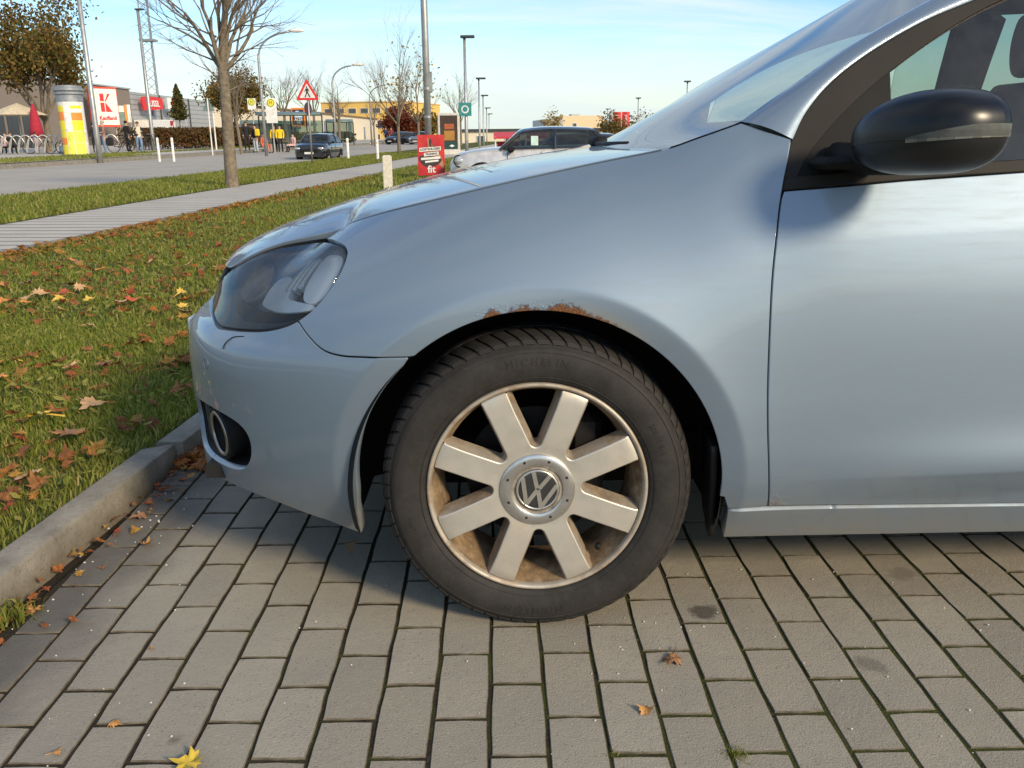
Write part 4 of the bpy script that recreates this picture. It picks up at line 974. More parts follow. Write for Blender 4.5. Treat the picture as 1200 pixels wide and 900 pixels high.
    r_, y_ = cross[0]; m.add([((r_-d)*math.cos(hw*k), y_+.002*(d > 0), (r_-d)*math.sin(hw*k)) for d in (0, .004) for k in (-1, 1)], [(0, 1, 3, 2)])
    bm = bmesh.new(); me = m.mesh('tread_block'); bm.from_mesh(me); bmesh.ops.remove_doubles(bm, verts=bm.verts, dist=.00005); bmesh.ops.recalc_face_normals(bm, faces=bm.faces); bm.to_mesh(me); bm.free(); me.materials.append(TREAD)
    for k in range(nb):
        o_ = link('tread_block', me, None, wh); o_.rotation_euler = (0, 2*math.pi*k/nb, 0)
    # centre ribs of the tread
    m = MB(); m.lathe([(.305, .103), (.3152, .1035), (.3155, .128), (.305, .1285)], n=128, axis='Y'); m.lathe([(.305, .135), (.3145, .1355), (.312, .165), (.302, .178)], n=128, axis='Y'); m.build('centre_rib', TREAD, ty, smooth=False)
    return wh, ty
def arc_text(body, size, rad, ang, parent, name, flip=False, spacing=1.15, yoff=-.0016):
    me = text_mesh(body, size, .0009, spacing=spacing)
    for v in me.vertices:
        x, y, z = v.co
        a = ang-x/rad if not flip else ang+x/rad; r_ = rad+y if not flip else rad-y
        yy = float(np.interp(r_, [.2290, .2400, .2560, .2720, .2850], [.0060, .0018, -.0016, -.0012, .0025]))
        v.co = (r_*math.cos(a), yy-z*1.0-.0001, r_*math.sin(a))
    me.update(); return link(name, me, RUBBER, parent)
WY = CAR_Y+.016; WZ = .309
wheel, tyre = build_wheel(); wheel.parent = car; wheel.location = (0, WY, WZ)
arc_text('MICHELIN', .0215, .2655, R(90), tyre, 'tyre_lettering', spacing=1.35); arc_text('MICHELIN', .0215, .2655, R(268), tyre, 'tyre_lettering', spacing=1.35)
arc_text('205/55 R16', .013, .2600, R(24), tyre, 'tyre_lettering'); arc_text('ALPIN', .013, .2600, R(196), tyre, 'tyre_lettering')
for k, (x, y, rot) in enumerate(((2.578, WY+.005, 0), (0, 2*CY-WY, math.pi), (2.578, 2*CY-WY-.005, math.pi))):
    c = copy_tree(wheel, car); c.location = (x, y, WZ); c.rotation_euler = (0, .4*k, rot)
for x in (0, 2.578):
    for yy, sg in ((WY+.105, 1), (2*CY-WY-.105, -1)):
        m = MB(); m.lathe([(.145, 0), (.145, .012*sg), (.08, .012*sg), (.08, -.02*sg), (.0, -.022*sg)], (x, yy, WZ), 48, 'Y'); m.lathe([(.145, 0), (.085, -.001*sg)], (x, yy, WZ), 48, 'Y'); m.build('brake_disc', IRON, car, smooth=True, fix=True)
        m = MB(); m.box((x+.10, yy, WZ+.075), (.07, .07, .12), 0, .015); m.build('brake_caliper', IRON, car)
# ------------------------------------------------------------------ grass, leaves
def scatter_blades(name, pts, hmin, hmax, wd, label, seed=1, bend=.6, parent=None):
    """pts: (n,3) roots; three-point blades, one mesh with a 'tint' attribute"""
    rng = np.random.default_rng(seed); n = len(pts)
    a = rng.uniform(0, 2*math.pi, n); h = rng.uniform(hmin, hmax, n)*(.6+.4*rng.random(n)); w_ = wd*rng.uniform(.6, 1.3, n); b = rng.uniform(.1, bend, n)*h; la = rng.uniform(0, 2*math.pi, n)
    dx, dy = np.cos(a)*w_/2, np.sin(a)*w_/2; lx, ly = np.cos(la), np.sin(la)
    p = np.asarray(pts); z0 = p[:, 2]
    V = np.zeros((n, 5, 3))
    V[:, 0] = np.stack([p[:, 0]-dx, p[:, 1]-dy, z0], 1); V[:, 1] = np.stack([p[:, 0]+dx, p[:, 1]+dy, z0], 1)
    mx, my, mz = p[:, 0]+lx*b*.35, p[:, 1]+ly*b*.35, z0+h*.6
    V[:, 2] = np.stack([mx+dx*.8, my+dy*.8, mz], 1); V[:, 3] = np.stack([mx-dx*.8, my-dy*.8, mz], 1)
    V[:, 4] = np.stack([p[:, 0]+lx*b, p[:, 1]+ly*b, z0+h*(1-.25*b/h)], 1)
    i = np.arange(n)*5; F = [None]*(2*n)
    me = bpy.data.meshes.new(name); me.vertices.add(5*n); me.vertices.foreach_set('co', V.reshape(-1))
    q = np.stack([i, i+1, i+2, i+3], 1); t = np.stack([i+3, i+2, i+4], 1); loops = np.concatenate([np.concatenate([q, t], 1)]).reshape(-1)
    me.loops.add(7*n); me.loops.foreach_set('vertex_index', loops.astype(np.int32)); me.polygons.add(2*n)
    ls = np.stack([np.arange(n)*7, np.arange(n)*7+4], 1).reshape(-1); me.polygons.foreach_set('loop_start', ls.astype(np.int32)); me.polygons.foreach_set('loop_total', np.tile([4, 3], n).astype(np.int32))
    at_ = me.attributes.new('tint', 'FLOAT', 'POINT'); tint = np.clip(rng.beta(2.3, 2.2, n)+(rng.random(n) < .07)*.5, 0, 1); at_.data.foreach_set('value', np.repeat(tint, 5).astype(np.float32))
    me.update(calc_edges=True); me.validate(); me.materials.append(GRASS)
    o = bpy.data.objects.new(name, me); COL.objects.link(o); return tag(o, label, 'grass', None, 'stuff')
rng = np.random.default_rng(5)
def lawn_pts(n, y0, y1, xa, xb, z, power=1.0, seed=0, clump=0.0):
    r = np.random.default_rng(seed); y = y0+(y1-y0)*r.random(n)**power; t = r.random(n); x = xa+SL*y+(xb-xa)*t
    zz = z+np.maximum(0, y-8)*.0065
    if clump:
        k = np.array([noise.noise(Vector((a*2.3, b*2.3, 1.7))) for a, b in zip(x, y)]); keep = r.random(n) < np.clip(.75+clump*k, .15, 1); return np.stack([x, y, zz], 1)[keep]
    return np.stack([x, y, zz], 1)
P1 = lawn_pts(75000, .25, 3.2, -3.4, KX-.09, GZ, 1.0, 1, .9); scatter_blades('lawn_grass', P1, .016, .052, .0050, 'green grass blades with fallen leaves beside the kerb', 2, .9)
P2 = lawn_pts(70000, 2.2, 13, -4.9, KX-.09, GZ, 1.4, 3, .8); scatter_blades('distant_lawn_grass', P2, .02, .06, .010, 'grass blades of the lawn strip beyond the parked car', 4, .9)
P3 = lawn_pts(42000, 8, 45, -9.7, -6.70, .06, 1.5, 5); scatter_blades('verge_grass', P3, .03, .10, .022, 'grass blades on the verge between footpath and road', 6, .8)
P4 = lawn_pts(26000, 22, 70, -24.3, -20.45, .085, 1.2, 7); scatter_blades('far_verge_grass', P4[(P4[:, 1] < 43.5) | (P4[:, 0]-SL*P4[:, 1] < -23.4)], .05, .20, .04, 'grass blades along the far side of the road', 8, .7)
P5 = lawn_pts(16000, 13, 34, -4.9, KX-.12, GZ, 1.2, 9); scatter_blades('far_lawn_grass', P5, .04, .12, .02, 'grass blades of the lawn around the red poster', 10, .8)
# broad weeds: dandelion-like rosettes, joined ground cover
def leaf_outline(kind, rnd):
    if kind == 'maple':
        base = [(0, -.5), (.10, -.30), (.42, -.42), (.34, -.20), (.62, -.10), (.50, .05), (.78, .34), (.42, .28), (.44, .48), (.22, .40), (.16, .62), (0, 1.0)]
        pts = base+[(-x, y) for x, y in base[-2:0:-1]]
    else:
        pts = [(0, -.5), (.22, -.2), (.30, .2), (.18, .6), (0, .95), (-.18, .6), (-.30, .2), (-.22, -.2)]
    return [(x*rnd.uniform(.8, 1.15), y*rnd.uniform(.85, 1.1)) for x, y in pts]
def leaf_geo(size, rnd, kind='maple', curl=.35):
    o_ = leaf_outline(kind, rnd); cx_ = (0, .12); n = len(o_); c1, c2 = rnd.uniform(-curl, curl), rnd.uniform(-curl, curl)*1.2
    f = lambda x, y: (x*size*.62, y*size*.62, size*(c1*x*x+c2*(y-.2)**2*.6+rnd.uniform(-.05, .05)+.06))
    mid = [((x+cx_[0])/2, (y+cx_[1])/2) for x, y in o_]
    vs = [f(*cx_)]+[f(*p) for p in mid]+[f(*p) for p in o_]
    fs = [(0, 1+i, 1+(i+1) % n) for i in range(n)]+[(1+i, 1+n+i, 1+n+(i+1) % n, 1+(i+1) % n) for i in range(n)]
    if kind == 'maple': # stalk
        b = len(vs); w_ = size*.018; l = size*.35; vs += [f(-.012, -.3), f(.012, -.3), f(.02+.1*c1, -.5-.55), f(-.0+.1*c1, -.5-.55)]; fs += [(b, b+1, b+2, b+3)]
    return vs, fs
LM = []
for k in range(14):
    rnd = random.Random(900+k); vs, fs = leaf_geo(1.0, rnd, curl=.5); me = bpy.data.meshes.new('maple_leaf'); me.from_pydata(vs, [], fs); me.materials.append(LEAF)
    me.polygons.foreach_set('use_smooth', [True]*len(fs)); me.update(); LM.append(me)
rnd = random.Random(31)
def own_(mesh_i, mat):
    me = LM[mesh_i].copy(); me.materials.clear(); me.materials.append(mat); return me
def leaf(x, y, z, size, label, group=None, mesh=None, tilt=.3, name='fallen_leaf'):
    o = link(name, mesh or rnd.choice(LM)); o.location = (x, y, z); o.scale = (size,)*3; o.rotation_euler = (rnd.uniform(-tilt, tilt), rnd.uniform(-tilt, tilt), rnd.uniform(0, 6.28))
    return tag(o, label, 'leaf', group)
# leaves on the lawn, thick near the left edge of the bay
spots = []
for k in range(400):
    y = .35+5.2*rnd.random()**1.4; t = rnd.random()**.8; x = KX-.16+SL*y-2.6*t
    if noise.noise(Vector((x*1.3, y*1.3, 4.2)))+rnd.uniform(-.3, .5) < .05: continue
    if all((x-a)**2+(y-b)**2 > .012 for a, b in spots): spots.append((x, y))
    if len(spots) >= 150: break
LV = {k: [own_(i, mt) for i in range(0, 14, 2)] for k, mt in (('orange', simple('orange_lawn_leaf', (.60, .24, .055), .6, var=.35, scale=30)), ('brown', simple('brown_lawn_leaf', (.30, .145, .065), .7, var=.35, scale=30)), ('red', simple('red_lawn_leaf', (.42, .095, .035), .6, var=.35, scale=30)), ('yellow', simple('yellow_lawn_leaf', (.64, .42, .07), .6, var=.3, scale=30)), ('tan', simple('tan_lawn_leaf', (.55, .33, .16), .7, var=.3, scale=30)))}
KINDS = [(f'{k} maple leaf lying in the grass beside the kerb', f'{k} maple leaves fallen on the lawn', None) for k in ('orange', 'orange', 'brown', 'brown', 'red', 'yellow', 'tan', 'tan')]
KINDS = [(a, b, k) for a, b, _ in KINDS for k in [a.split()[0]]]
def leaf_k(x, y, z, s_, lab, grp, k, tilt): return leaf(x, y, z, s_, lab, grp, rnd.choice(LV[k]), tilt)
for x, y in spots: leaf_k(x, y, GZ+.028+rnd.uniform(0, .02), rnd.uniform(.065, .13), *rnd.choice(KINDS), tilt=.35)
# small litter: crumbled leaf bits and broad weeds, one mass
def mass(name, label, cat, n, place, size, kind, mat, tints, seed, tilt=.6, curl=.4):
    r = random.Random(seed); V = []; F = []; T = []
    for _ in range(n):
        q = place(r)
        if q is None: continue
        vs, fs = leaf_geo(r.uniform(*size), r, kind, curl); M_ = (Matrix.Rotation(r.uniform(0, 6.28), 3, 'Z') @ Matrix.Rotation(r.uniform(-tilt, tilt), 3, 'X') @ Matrix.Rotation(r.uniform(-tilt, tilt), 3, 'Y'))
        b = len(V); V += [tuple(M_ @ Vector(v)+Vector(q)) for v in vs]; F += [tuple(b+i for i in f) for f in fs]; T += [r.choice(tints)+r.uniform(-.04, .04)]*len(vs)
    me = bpy.data.meshes.new(name); me.from_pydata(V, [], F); a = me.attributes.new('tint', 'FLOAT', 'POINT'); a.data.foreach_set('value', np.array(T, np.float32)); me.materials.append(mat); me.update()
    return tag(link(name, me), label, cat, None, 'stuff')
def on_lawn(r):
    y = .3+9*r.random()**1.6; x = KX-.10+SL*y-(.02+3.5*r.random()); return (x, y, GZ+.018+r.uniform(0, .025)) if noise.noise(Vector((x*1.1, y*1.1, 9)))+r.uniform(-.2, .6) > .1 else None
mass('leaf_litter', 'crumbled brown leaves scattered through the grass', 'leaves', 2600, on_lawn, (.025, .085), 'maple', LEAF, (.0, .2, .35, .5, .66, .9), 41)
def along_path(r):
    y = 3+16*r.random()**1.3; x = -4.86+SL*y+abs(r.gauss(0, .22)); return (x, y, GZ+.02+rise(y)+r.uniform(0, .02))
mass('path_edge_litter', 'reddish leaves drifted against the edge of the footpath', 'leaves', 1100, along_path, (.04, .09), 'maple', LEAF, (.0, .36, .36, .66, .92), 43)
def weeds(r):
    y = .3+8*r.random()**1.5; x = KX-.11+SL*y-3.5*r.random()
    if noise.noise(Vector((x*2.1, y*2.1, 6)))+r.uniform(-.3, .6) < .05: return None
    return (x, y, GZ+.015+r.uniform(0, .03))
mass('lawn_weeds', 'broad leaved green weeds growing through the grass', 'weeds', 9000, weeds, (.016, .055), 'oval', GRASS, (.4, .55, .7, .85), 45, .7)
# leaves and grit on the paving along the kerb
def by_kerb(r):
    y = .15+1.45*r.random(); x = KX+SL*y+.012+abs(r.gauss(0, .055)); return (x, y, .004+r.uniform(0, .012))
mass('kerb_litter', 'broken brown leaves drifted along the foot of the kerb', 'leaves', 120, by_kerb, (.012, .04), 'maple', LEAF, (.0, .2, .36, .66), 47, .5)
def dark_corner(r):
    y = 1.12+.45*r.random(); x = KX+SL*y+.02+.16*r.random(); return (x, y, .004+r.uniform(0, .02))
mass('corner_litter', 'dark dead leaves heaped where the kerb stones meet', 'leaves', 130, dark_corner, (.03, .07), 'maple', LEAF, (.36, .66, .66, .0), 48, .7)
GRIT = simple('pale_grit', (.55, .52, .46), .9)
r = random.Random(8); mb = MB()
for k in range(190):
    if k < 90: y = .2+1.4*r.random(); x = KX+SL*y+.02+abs(r.gauss(0, .12))
    else: x = r.uniform(-1, 1.4); y = r.uniform(-.35, .45)
    s_ = r.uniform(.0010, .0032) if k < 90 else r.uniform(.0010, .0026); mb.sphere((x, y, s_*.6), (s_, s_*r.uniform(.6, 1), s_*.7), 5, 4)
tag(mb.build('grit', GRIT), 'small pale stone chips scattered over the paving', 'grit', None, 'stuff')
# single leaves on the paving
YEL = simple('yellow_leaf', (.62, .44, .05), .6, var=.2, scale=40); ORG = simple('orange_leaf', (.50, .24, .07), .6, var=.3, scale=40); BRN = simple('brown_leaf', (.34, .17, .08), .7, var=.4, scale=60)
def own(mesh_i, mat):
    me = LM[mesh_i].copy(); me.materials.clear(); me.materials.append(mat); return me
for (x, y, s_, mi, mt, lab) in ((-.585, -.212, .066, 0, YEL, 'yellow maple leaf on the paving at the bottom of the picture'), (.257, .068, .058, 3, BRN, 'curled brown leaf with stalk on the paving below the wheel'), (.18, -.094, .034, 5, ORG, 'small torn tan leaf below the curled brown leaf'), (-.971, .597, .045, 6, ORG, 'tan leaf scrap on the paving nearest the middle of the kerb'), (-.758, -.102, .030, 7, ORG, 'small tan leaf on the paving left of the yellow leaf'), (-1.056, .774, .062, 8, BRN, 'orange brown leaf against the kerb below the bumper'), (-.823, -.175, .024, 10, ORG, 'tiny orange leaf scrap at the lower left of the paving'), (-1.099, .285, .055, 9, ORG, 'orange leaf lying against the foot of the kerb'), (-.78, .13, .018, 11, ORG, 'very small leaf crumb in the middle of the left paving')):
    leaf(x, y, .004, s_, lab, None, own(mi, mt), .12)
# plants at the end of the kerb and moss tufts in the joints
def tuft(name, x, y, z, n, h, label, mat=GRASS, spread=.03, seed=0, wd=.003):
    r_ = np.random.default_rng(seed); pts = np.stack([x+r_.normal(0, spread, n), y+r_.normal(0, spread, n), np.full(n, z)], 1); o = scatter_blades(name, pts, h*.4, h, wd, label, seed, .9); o['category'] = 'plant'; return o
tuft('weed_tuft', .313, -.208, -.004, 90, .022, 'mossy weed tuft in the paving joint at the bottom', seed=3, spread=.009, wd=.0016)
tuft('weed_tuft', .107, -.20, -.004, 30, .014, 'small green sprout in the paving joint below the wheel', seed=4, spread=.006, wd=.002)
tuft('weed_tuft', -1.15, .262, .0, 200, .045, 'small green plants in the gap between two kerb stones', seed=5, spread=.03, wd=.006)
r_ = np.random.default_rng(12); pts = []
for i in range(-6, 18):
    x = .1*i-.0974; n = 160 if i > 1 else 25; yy = r_.uniform(-.42, .5, n); k = np.array([noise.noise(Vector((x*7, q*6, 2))) for q in yy]); yy = yy[k > (-.05 if i > 1 else .25)]; pts.append(np.stack([x+r_.normal(0, .0022, len(yy)), yy, np.full(len(yy), -.008)], 1))
o = scatter_blades('joint_moss', np.concatenate(pts), .004, .010, .0022, 'green moss growing in the paving joints', 13, .9); o['category'] = 'moss'
# ------------------------------------------------------------------ background: materials
STEEL = simple('galvanised_steel', (.36, .36, .35), .45, .6); DKSTEEL = simple('dark_lamp_metal', (.05, .055, .06), .5, .3); WHITE = simple('white_paint', (.72, .70, .66), .5); CONC = simple('pale_concrete', (.60, .55, .46), .85, scale=14)
BARK = simple('bark', (.17, .135, .095), .9, var=.4, scale=14, bump=.6, bscale=50); TWIG = simple('twig_bark', (.16, .125, .09), .9, var=.3)
BRICK = NT('brown_brick'); _c = BRICK.coord('Object', (1, 1, 1)); _b = BRICK.N('ShaderNodeTexBrick'); BRICK.set(_b, Vector=BRICK.coord('Generated', (60, 60, 26)), Color1=(.155, .105, .08, 1), Color2=(.195, .135, .10, 1), Mortar=(.22, .18, .15, 1), Scale=1.0); BRICK.P(Base_Color=_b.outputs[0], Roughness=.9); BRICK = BRICK.m
CLAD = simple('grey_cladding', (.40, .41, .41), .5, .2); CREAM = simple('cream_render', (.70, .61, .46), .85, var=.06); YELLOW = simple('yellow_render', (.78, .50, .13), .8, var=.06); BEIGE = simple('beige_render', (.70, .54, .34), .85, var=.06)
RED = simple('sign_red', (.62, .03, .03), .5, var=.05); SGREEN = simple('shelter_green', (.16, .22, .20), .4, .2); WINDOW = simple('dark_window', (.05, .06, .07), .12, 0, spec=.8); ORANGE = simple('sign_orange', (.80, .24, .03), .5); NAVY = simple('sign_navy', (.03, .03, .07), .5); TEAL = simple('teal_sign', (.03, .22, .22), .5); BLACKP = simple('sign_black', (.012, .012, .013), .5); PURPLE = simple('dark_sign_back', (.06, .03, .05), .6)
def leafmat(name, cols):
    t = NT(name); a = t.N('ShaderNodeAttribute', attribute_name='tint'); n = len(cols); c = t.ramp(a.outputs['Fac'], *[(i/(n-1), q) for i, q in enumerate(cols)]); t.P(Base_Color=c, Roughness=.65, Specular_IOR_Level=.2)
    tr = t.N('ShaderNodeBsdfTranslucent'); t.l.new(c, tr.inputs[0]); mx = t.N('ShaderNodeMixShader'); mx.inputs[0].default_value = .3; t.l.new(t.b.outputs[0], mx.inputs[1]); t.l.new(tr.outputs[0], mx.inputs[2]); t.l.new(mx.outputs[0], t.out.inputs[0]); return t.m
OAKLEAF = leafmat('autumn_oak_leaf', [(.07, .08, .015), (.13, .115, .025), (.20, .125, .028), (.14, .075, .022), (.26, .175, .045)]); REDLEAF = leafmat('red_maple_leaf', [(.10, .02, .012), (.20, .045, .02), (.15, .055, .02)]); HEDGE = leafmat('autumn_hedge_leaf', [(.045, .06, .015), (.10, .075, .022), (.17, .075, .03), (.13, .05, .025)]); GRNLEAF = leafmat('green_leaf', [(.03, .05, .012), (.06, .085, .02), (.10, .11, .03)]); GOLD = leafmat('gold_leaf', [(.30, .20, .03), (.42, .28, .05), (.22, .13, .03)])
FARZ = .10
def gz(x, y):
    q = x-SL*y
    if q > KX-.1: return -.125
    z = GZ if q > -4.9 else .07 if q > -6.66 else .06 if q > -9.8 else -.06 if q > -20.2 else .10
    return z+rise(y)
# ------------------------------------------------------------------ trees
def leaves_mesh(name, pts, size, mat, seed, parent):
    r = np.random.default_rng(seed); n = len(pts); P_ = np.asarray(pts, float); s_ = size*r.uniform(.6, 1.4, n)
    u = r.normal(size=(n, 3)); u /= np.linalg.norm(u, axis=1)[:, None]; v = np.cross(u, r.normal(size=(n, 3))); v /= np.linalg.norm(v, axis=1)[:, None]+1e-9
    V = np.stack([P_-u*s_[:, None]*.6, P_+v*s_[:, None]*.38, P_+u*s_[:, None]*.6, P_-v*s_[:, None]*.38], 1).reshape(-1, 3)
    me = bpy.data.meshes.new(name); me.from_pydata([tuple(q) for q in V], [], [(4*i, 4*i+1, 4*i+2, 4*i+3) for i in range(n)])
    a = me.attributes.new('tint', 'FLOAT', 'POINT'); a.data.foreach_set('value', np.repeat(r.random(n), 4).astype(np.float32)); me.update(); return link(name, me, mat, parent)
def grow(mb_big, mb_fine, p, d, length, rad, depth, r, ends, up=.15, spread=.55, kids=3, thresh=.02):
    """one limb and its children"""
    pts = [p]; n = 4; dd = d.normalized(); rads = [rad]
    for i in range(n):
        dd = (dd+Vector((r.gauss(0, .09), r.gauss(0, .09), r.gauss(0, .06)+up*.25))).normalized(); pts.append(pts[-1]+dd*length/n); rads.append(rad*(1-.45*(i+1)/n))
    (mb_big if rad > thresh else mb_fine).tube(pts, rads, 7 if rad > thresh else 4, cap=False)
    if depth == 0: ends.append(pts[-1]); ends.append(pts[2]); return
    for k in range(kids+(1 if r.random() < .4 else 0)):
        t = r.uniform(.35, 1.0) if k else 1.0; i = min(n-1, int(t*n)); q = pts[i].lerp(pts[i+1], t*n-i) if t < 1 else pts[-1]
        ax = Vector((r.gauss(0, 1), r.gauss(0, 1), r.gauss(0, .6))); ax = (ax-dd*ax.dot(dd)).normalized(); nd = (dd*math.cos(spread*r.uniform(.6, 1.2))+ax*math.sin(spread*r.uniform(.6, 1.2))+Vector((0, 0, up))).normalized()
        grow(mb_big, mb_fine, q, nd, length*r.uniform(.55, .8), rads[i]*r.uniform(.5, .68), depth-1, r, ends, up, spread, kids, thresh)
def tree(name, x, y, h, fork, rad, label, seed, depth=4, limbs=5, spread=.5, lean=(0, 0), leafmat_=None, nleaf=0, leafsize=.1, crown=None, group=None, up=.15, kids=3, limb_len=None, dirs=None, z=None, lr=.5, extra=()):
    r = random.Random(seed); t = empty(name, (x, y, (gz(x, y) if z is None else z)), 0, label, 'tree', group)
    big = MB(); fine = MB(); ends = []
    base = [Vector((0, 0, -.15)), Vector((.0, 0, .05)), Vector((lean[0]*.3, lean[1]*.3, fork*.35)), Vector((lean[0]*.7, lean[1]*.7, fork*.7)), Vector((lean[0], lean[1], fork))]
    big.tube(base, [rad*1.5, rad*1.18, rad, rad*.92, rad*.9], 12, cap=False)
    L = limb_len or (h-fork)*.42
    for k in range(limbs):
        if dirs: d = Vector(dirs[k % len(dirs)])
        else:
            a = 2*math.pi*(k+r.uniform(-.2, .2))/limbs; tl = 0 if k == 0 else r.uniform(.4, .85); d = Vector((math.cos(a)*math.sin(tl), math.sin(a)*math.sin(tl), math.cos(tl)))
        grow(big, fine, base[-1]-Vector((0, 0, r.uniform(0, fork*.12))), d, L*(1.25 if k == 0 else r.uniform(.8, 1.1)), rad*(.72 if k == 0 else lr), depth, r, ends, up, spread, kids, .02 if h < 9 else .03)
    for (eh, ed, el) in extra: grow(big, fine, Vector((lean[0]*min(1, eh/fork)+.25*ed[0]*max(0, eh-fork), lean[1]+.25*ed[1]*max(0, eh-fork), eh)), Vector(ed), el, rad*.17, 3, r, ends, .02, .6, 3, .02)
    big.build('trunk', BARK, t, smooth=True)
    if fine.f: fine.build('crown', TWIG, t, smooth=True)
    if leafmat_:
        rr = np.random.default_rng(seed); E = np.array([tuple(e) for e in ends]); idx = rr.integers(0, len(E), nleaf); pts = E[idx]+rr.normal(0, 1, (nleaf, 3))*crown; leaves_mesh('foliage', pts, leafsize, leafmat_, seed, t)
    return t
tree('bare_street_tree', -5.33, 16.18, 5.6, 2.3, .112, 'tall bare tree with forking limbs on the grass verge', 17, 5, 8, .5, (.04, 0), dirs=[(.02, 0, 1), (-.62, .1, .85), (.5, -.1, .95), (.18, .3, 1), (-.12, -.35, 1), (.72, .2, .7), (.1, -.2, 1), (-.35, -.4, 1)], limb_len=1.25, kids=3, up=.12, z=.12, lr=.40, extra=[(2.25, (-1, .2, .45), .8), (2.35, (1, .1, .35), .8), (2.1, (.9, -.5, .3), .7), (2.5, (-.9, -.4, .5), .9), (2.6, (.8, .5, .4), .9), (2.75, (-.8, .4, .3), .8), (2.8, (1, -.2, .4), .9), (1.75, (.8, .2, .5), .5), (1.9, (-.8, -.1, .5), .5)])
tree('oak_tree', -27.8, 54.6, 8.4, 1.9, .20, 'broad oak with brown autumn leaves behind the advertising pillar', 21, 4, 6, .55, leafmat_=OAKLEAF, nleaf=15000, leafsize=.17, crown=.36, limb_len=2.5)
tree('oak_tree', -20.4, 68.6, 5.6, 1.6, .14, 'dense brown leaved tree behind the bare tree trunk', 22, 3, 7, .6, leafmat_=OAKLEAF, nleaf=7000, leafsize=.17, crown=.36, limb_len=1.6, group=None)
tree('bare_tree', -14.9, 50.6, 5.8, 2.0, .09, 'slim bare tree beside the bus stop people', 23, 4, 5, .55, (-.15, 0))
tree('bare_tree', -17.7, 73.6, 6.2, 2.4, .13, 'bare tree rising above the bus shelter', 24, 4, 6, .55)
tree('bare_tree', -16.3, 78.6, 6.4, 2.6, .12, 'bare tree behind the warning sign', 25, 4, 6, .5)
tree('bare_tree', -12.4, 68.6, 4.9, 2.0, .11, 'small bare tree with wide crown at the second shelter', 26, 4, 7, .7, up=.05)
tree('bare_tree', -5.07, 43.6, 5.6, 1.4, .08, 'slender tall bare tree on the verge by the concrete post', 27, 4, 6, .45)
tree('bare_tree', -5.4, 58.6, 6.0, 1.8, .09, 'bare tree with a few golden leaves behind the tall pole', 28, 4, 6, .5, leafmat_=GOLD, nleaf=260, leafsize=.16, crown=.25)
tree('bare_tree', -3.1, 70.0, 5.0, 1.8, .09, 'thin bare tree directly behind the display cabinet', 29, 4, 6, .55)
tree('young_tree', -10.6, 75.0, 4.6, 1.8, .07, 'small bare tree in front of the yellow building', 30, 3, 6, .5)
tree('red_tree', -12.0, 108.6, 4.2, .8, .15, 'round dark red leaved tree beyond the parked cars', 31, 3, 7, .7, leafmat_=REDLEAF, nleaf=5000, leafsize=.26, crown=.48, limb_len=1.35, up=.02)
tree('red_tree', -9.3, 112.0, 3.6, .8, .14, 'smaller brownish tree right of the round red tree', 32, 3, 6, .7, leafmat_=OAKLEAF, nleaf=3000, leafsize=.26, crown=.42, limb_len=1.1, up=.02)
tree('autumn_bush', 9.0, 70, 2.2, .4, .08, 'brown leaved young tree left of the red flags', 33, 3, 6, .6, leafmat_=OAKLEAF, nleaf=1300, leafsize=.16, crown=.25, limb_len=.9)
tree('autumn_bush', 12.6, 78, 2.2, .4, .08, 'brown leaved young tree right of the red flags', 34, 3, 6, .6, leafmat_=OAKLEAF, nleaf=1300, leafsize=.16, crown=.25, limb_len=.9)
tree('autumn_bush', 4.2, 75, 2.6, .6, .06, 'yellow leaved bush behind the small car', 35, 3, 5, .5, leafmat_=GOLD, nleaf=500, leafsize=.15, crown=.2, limb_len=.8)
# cone shaped young tree with three stakes
t = empty('conical_tree', (-26.3, 73.6, gz(-26.3, 73.6)), 0, 'small cone shaped tree on three white stakes before the shop', 'tree')
m = MB(); m.tube([(0, 0, 0), (0, 0, 2.4), (0, 0, 5.0)], [.06, .05, .01], 6); m.build('trunk', BARK, t, smooth=True)
r_ = np.random.default_rng(3); n = 3000; hh = r_.random(n)**1.25; a = r_.uniform(0, 6.28, n); rd = (.92*(1-hh)**.8*np.minimum(1, hh*7+.35))*np.sqrt(r_.random(n))*(.78+.30*np.sin(a*3+hh*19)+.22*np.sin(a*7-hh*31)); leaves_mesh('foliage', np.stack([rd*np.cos(a), rd*np.sin(a), 2.15+hh*2.75], 1), .16, OAKLEAF if False else leafmat('olive_leaf', [(.04, .055, .012), (.08, .085, .02), (.16, .10, .03)]), 4, t)
for k in range(3): m = MB(); m.tube([(-.5+.5*k, .1*(k % 2), 0), (-.5+.5*k, .1*(k % 2), 2.2)], .05, 6); m.build('stake', WHITE, t)
# hedge
def hedge(x0, y0, x1, y1, h, wd, label, n, mat, seed):
    r_ = np.random.default_rng(seed); tt = r_.random(n); o_ = r_.uniform(-wd/2, wd/2, n); z_ = h*np.sqrt(r_.random(n))*(.88+.12*np.sin(tt*37)); L = math.hypot(x1-x0, y1-y0); nx, ny = -(y1-y0)/L, (x1-x0)/L
    t = empty('hedge', (x0, y0, gz(x0, y0)), 0, label, 'hedge'); leaves_mesh('foliage', np.stack([(x1-x0)*tt+nx*o_, (y1-y0)*tt+ny*o_, z_+(gz(x1, y1)-gz(x0, y0))*tt], 1), .17, mat, seed, t)
    m = MB(); 
    for k in range(int(L/1.2)): q = (k+.5)/int(L/1.2); m.tube([((x1-x0)*q, (y1-y0)*q, 0), ((x1-x0)*q+.1, (y1-y0)*q, h*.8)], .04, 5)
    m.build('stems', TWIG, t)
hedge(-24.3, 57.5, -19.3, 69.5, 1.45, 1.6, 'long russet hedge along the pavement before the shop', 15000, HEDGE, 51)
